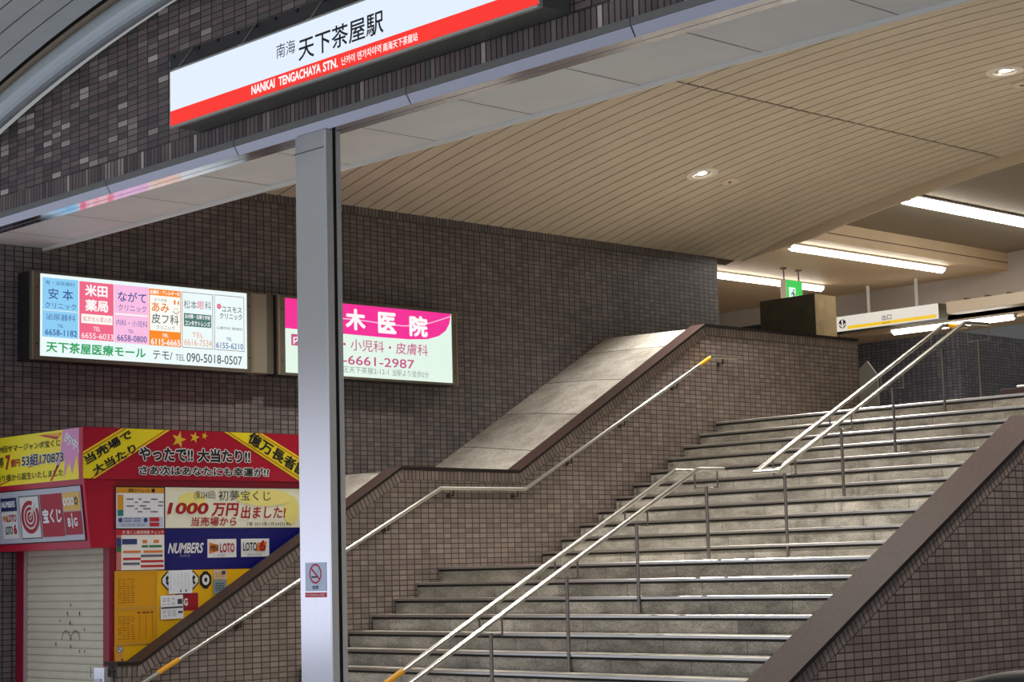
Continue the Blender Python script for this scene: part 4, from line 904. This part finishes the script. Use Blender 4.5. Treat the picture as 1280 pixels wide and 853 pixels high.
t = thing('exit_direction_sign', (-17.8, 25.3, 3.72), 'long white exit sign with a yellow stripe hung on two white poles', 'sign')
mb = MB(); mb.box(-18.79, -16.81, 25.25, 25.50, 3.71, 3.957); mb.build('housing', mat('sign_back', (92, 84, 64), 0.5), t)
F = FY(25.248)
mb = MB(); mb.rect(F, -18.79, -16.81, 3.712, 3.957, 0.002, 0); mb.build('light_panel', E_('warm_white_panel', (228, 220, 206), 0.95), t)
mb = MB(); mb.rect(F, -18.57, -16.86, 3.735, 3.788, 0.004, 0); mb.build('yellow_stripe', E_('stripe_yellow', (246, 198, 30), 0.95), t)
mb = MB(); mb.disc(F, -18.67, 3.834, 0.074, 0.004, 0, 28); mb.poly(F, [(-18.685, 3.90), (-18.655, 3.90), (-18.655, 3.80), (-18.615, 3.845), (-18.60, 3.825), (-18.67, 3.765), (-18.74, 3.825), (-18.725, 3.845), (-18.685, 3.80)], 0.006, 1); mb.build('arrow_emblem', [ink, E_('warm_white_panel', (228, 220, 206), 0.95)], t)
mb = MB(); letter(mb, F, '出口', -17.883, -17.698, 3.80, 3.89, 0.006, 0, 0.01); mb.build('lettering', IN['dark'], t)
mb = MB(); letter(mb, F, 'EXIT', -17.87, -17.72, 3.744, 3.770, 0.007, 0, 0.0); mb.build('lettering', IN['dark'], t)
for x in (-18.22, -17.29):
    mb = MB(); mb.tube([(x, 25.37, 3.957), (x, 25.37, 4.42)], 0.028, 12); mb.build('hanging_pole', m_white, t)
t = thing('beige_light_box', (-15, 25.3, 3.78), 'long beige box hung to the right of the exit sign', 'box')
mb = MB(); mb.box(-16.665, -12.5, 25.25, 25.55, 3.78, 3.957); mb.build('casing', mat('box_beige', (226, 208, 184), 0.5), t, bevel=0.005)
for k in range(10):
    mb = MB(); mb.box(-16.35+k*0.38, -16.31+k*0.38, 25.26, 25.42, 3.957, 3.985); mb.build('clip', mat('rod_brown', (110, 92, 78), 0.5), t)
# concrete stub behind the landing wall
t = thing('concrete_block', (-15.9, 20.4, 2.85), 'stained concrete block with a dark front rising behind the landing wall', 'block')
mb = MB(); mb.box(-16.32, -15.40, 20.24, 20.70, 2.84, 3.53); mb.build('block_body', mat('stained_concrete', (222, 198, 152), 0.85, noise=0.18, nscale=5), t, bevel=0.008)
mb = MB(); mb.box(-16.33, -15.402, 20.225, 20.241, 2.84, 3.532); mb.build('dark_front', mat('dark_front_tone', (74, 70, 54), 0.8, noise=0.25, nscale=4), t)  # thin darker layer over the front face of the block
# grey pointed board on the concourse
t = thing('pointed_board', (-15.48, 21.5, 1.684), 'grey board with a pointed top beside the end of the landing wall', 'board')
mb = MB(); mb.prism([(-15.66, 1.684), (-15.66, 2.60), (-15.52, 2.705), (-15.36, 2.50), (-15.36, 1.684)], 'y', 21.5, 21.54); mb.build('board_panel', mat('board_grey', (150, 150, 150), 0.5), t, bevel=0.004)
mb = MB(); mb.box(-15.70, -15.32, 21.44, 21.60, 1.684, 1.72); mb.build('foot', m_frame, t)
t = thing('floor_box', (-11.4, 18.6, 1.69), 'low dark brown box at the top of the stairs by the right edge', 'box')
mb = MB(); mb.box(-11.63, -10.6, 18.6, 18.9, 1.684, 1.848); mb.build('box_body', mat('dark_brown_box', (44, 26, 26), 0.5), t, bevel=0.006)
mb = MB(); mb.tube([(-11.42, 18.62, 1.862), (-11.30, 18.62, 1.862), (-11.0, 18.62, 1.862)], 0.014, 10); mb.build('white_handle', m_white, t)

# ------------------------------------------------------------------ parked car at the lower right
t = thing('car', (-2.4, 5.6, G), 'black parked car, its roof edge at the lower right corner', 'car')
cp = mat('black_car_paint', (14, 15, 18), 0.32, 0.0, spec=0.35, coat=0.0)
CY0, CY1 = 4.95, 6.45
def car_section(x, z0, z1, inset):
    ys = [(CY0, z0), (CY0, z0+(z1-z0)*.45), (CY0+inset*.6, z1-0.10), (CY0+inset, z1-0.02), (CY0+inset+.12, z1), (CY1-inset-.12, z1), (CY1-inset, z1-0.02), (CY1-inset*.6, z1-0.10), (CY1, z0+(z1-z0)*.45), (CY1, z0)]
    return [(x, y, z) for y, z in ys]
secs = [(-4.95, -1.55, -1.12, .10), (-4.88, -1.72, -1.00, .10), (-4.55, -1.74, -0.93, .12), (-4.30, -1.74, -0.80, .14), (-3.98, -1.74, -0.52, .17), (-3.80, -1.74, -0.428, .18), (-3.62, -1.74, -0.385, .18), (-3.45, -1.74, -0.352, .18), (-3.1, -1.74, -0.325, .18), (-2.6, -1.74, -0.315, .18), (-2.0, -1.74, -0.33, .18), (-1.6, -1.74, -0.39, .18), (-1.40, -1.74, -0.62, .16), (-1.30, -1.72, -1.0, .12), (-1.27, -1.6, -1.2, .10)]
S = [car_section(a+0.13, b, c-0.012, d) for a, b, c, d in secs]
mb = MB()
for a, b in zip(S, S[1:]):
    for j in range(9): mb.face([a[j], b[j], b[j+1], a[j+1]], 0, smooth=True)
    mb.face([a[9], b[9], b[0], a[0]], 0)
mb.face(S[0][::-1]); mb.face(S[-1]); mb.build('car_body', cp, t, merge=True)
mb = MB(); gl = mat('car_glass', (10, 12, 14), 0.04, spec=0.8)
for y, sg in ((CY0-0.002, -1), (CY1+0.002, 1)):
    q = [(-3.89, -1.02), (-3.57, -0.63), (-2.49, -0.59), (-2.49, -1.02)]; q2 = [(-2.39, -1.02), (-2.39, -0.59), (-1.62, -0.63), (-1.37, -1.02)]
    for P in (q, q2): mb.face([(x, y+(-sg)*0.16*((z+1.02)/0.44)*0.9, z) for x, z in P])
mb.build('side_window', gl, t)
mb = MB(); mb.face([(-4.17, CY0+.16, -0.81), (-3.87, CY0+.25, -0.545), (-3.87, CY1-.25, -0.545), (-4.17, CY1-.16, -0.81)]); mb.build('windscreen', gl, t)
for x in (-4.25, -1.95):
    for y in (CY0+.02, CY1-.02):
        mb = MB(); mb.lathe((x, y-0.09, G+0.29), [(0.0, 0.0), (0.20, 0.0), (0.28, 0.02), (0.29, 0.09), (0.28, 0.16), (0.20, 0.18), (0.0, 0.18)], 28, ax=(0, 1, 0)); wo = mb.build('wheel', mat('tyre', (22, 22, 22), 0.8), t)
        mb = MB(); mb.lathe((x, y-0.094, G+0.29), [(0.0, 0.0), (0.18, 0.0), (0.19, 0.188), (0.0, 0.188)], 20, ax=(0, 1, 0)); mb.build('hubcap', m_pipe, wo)
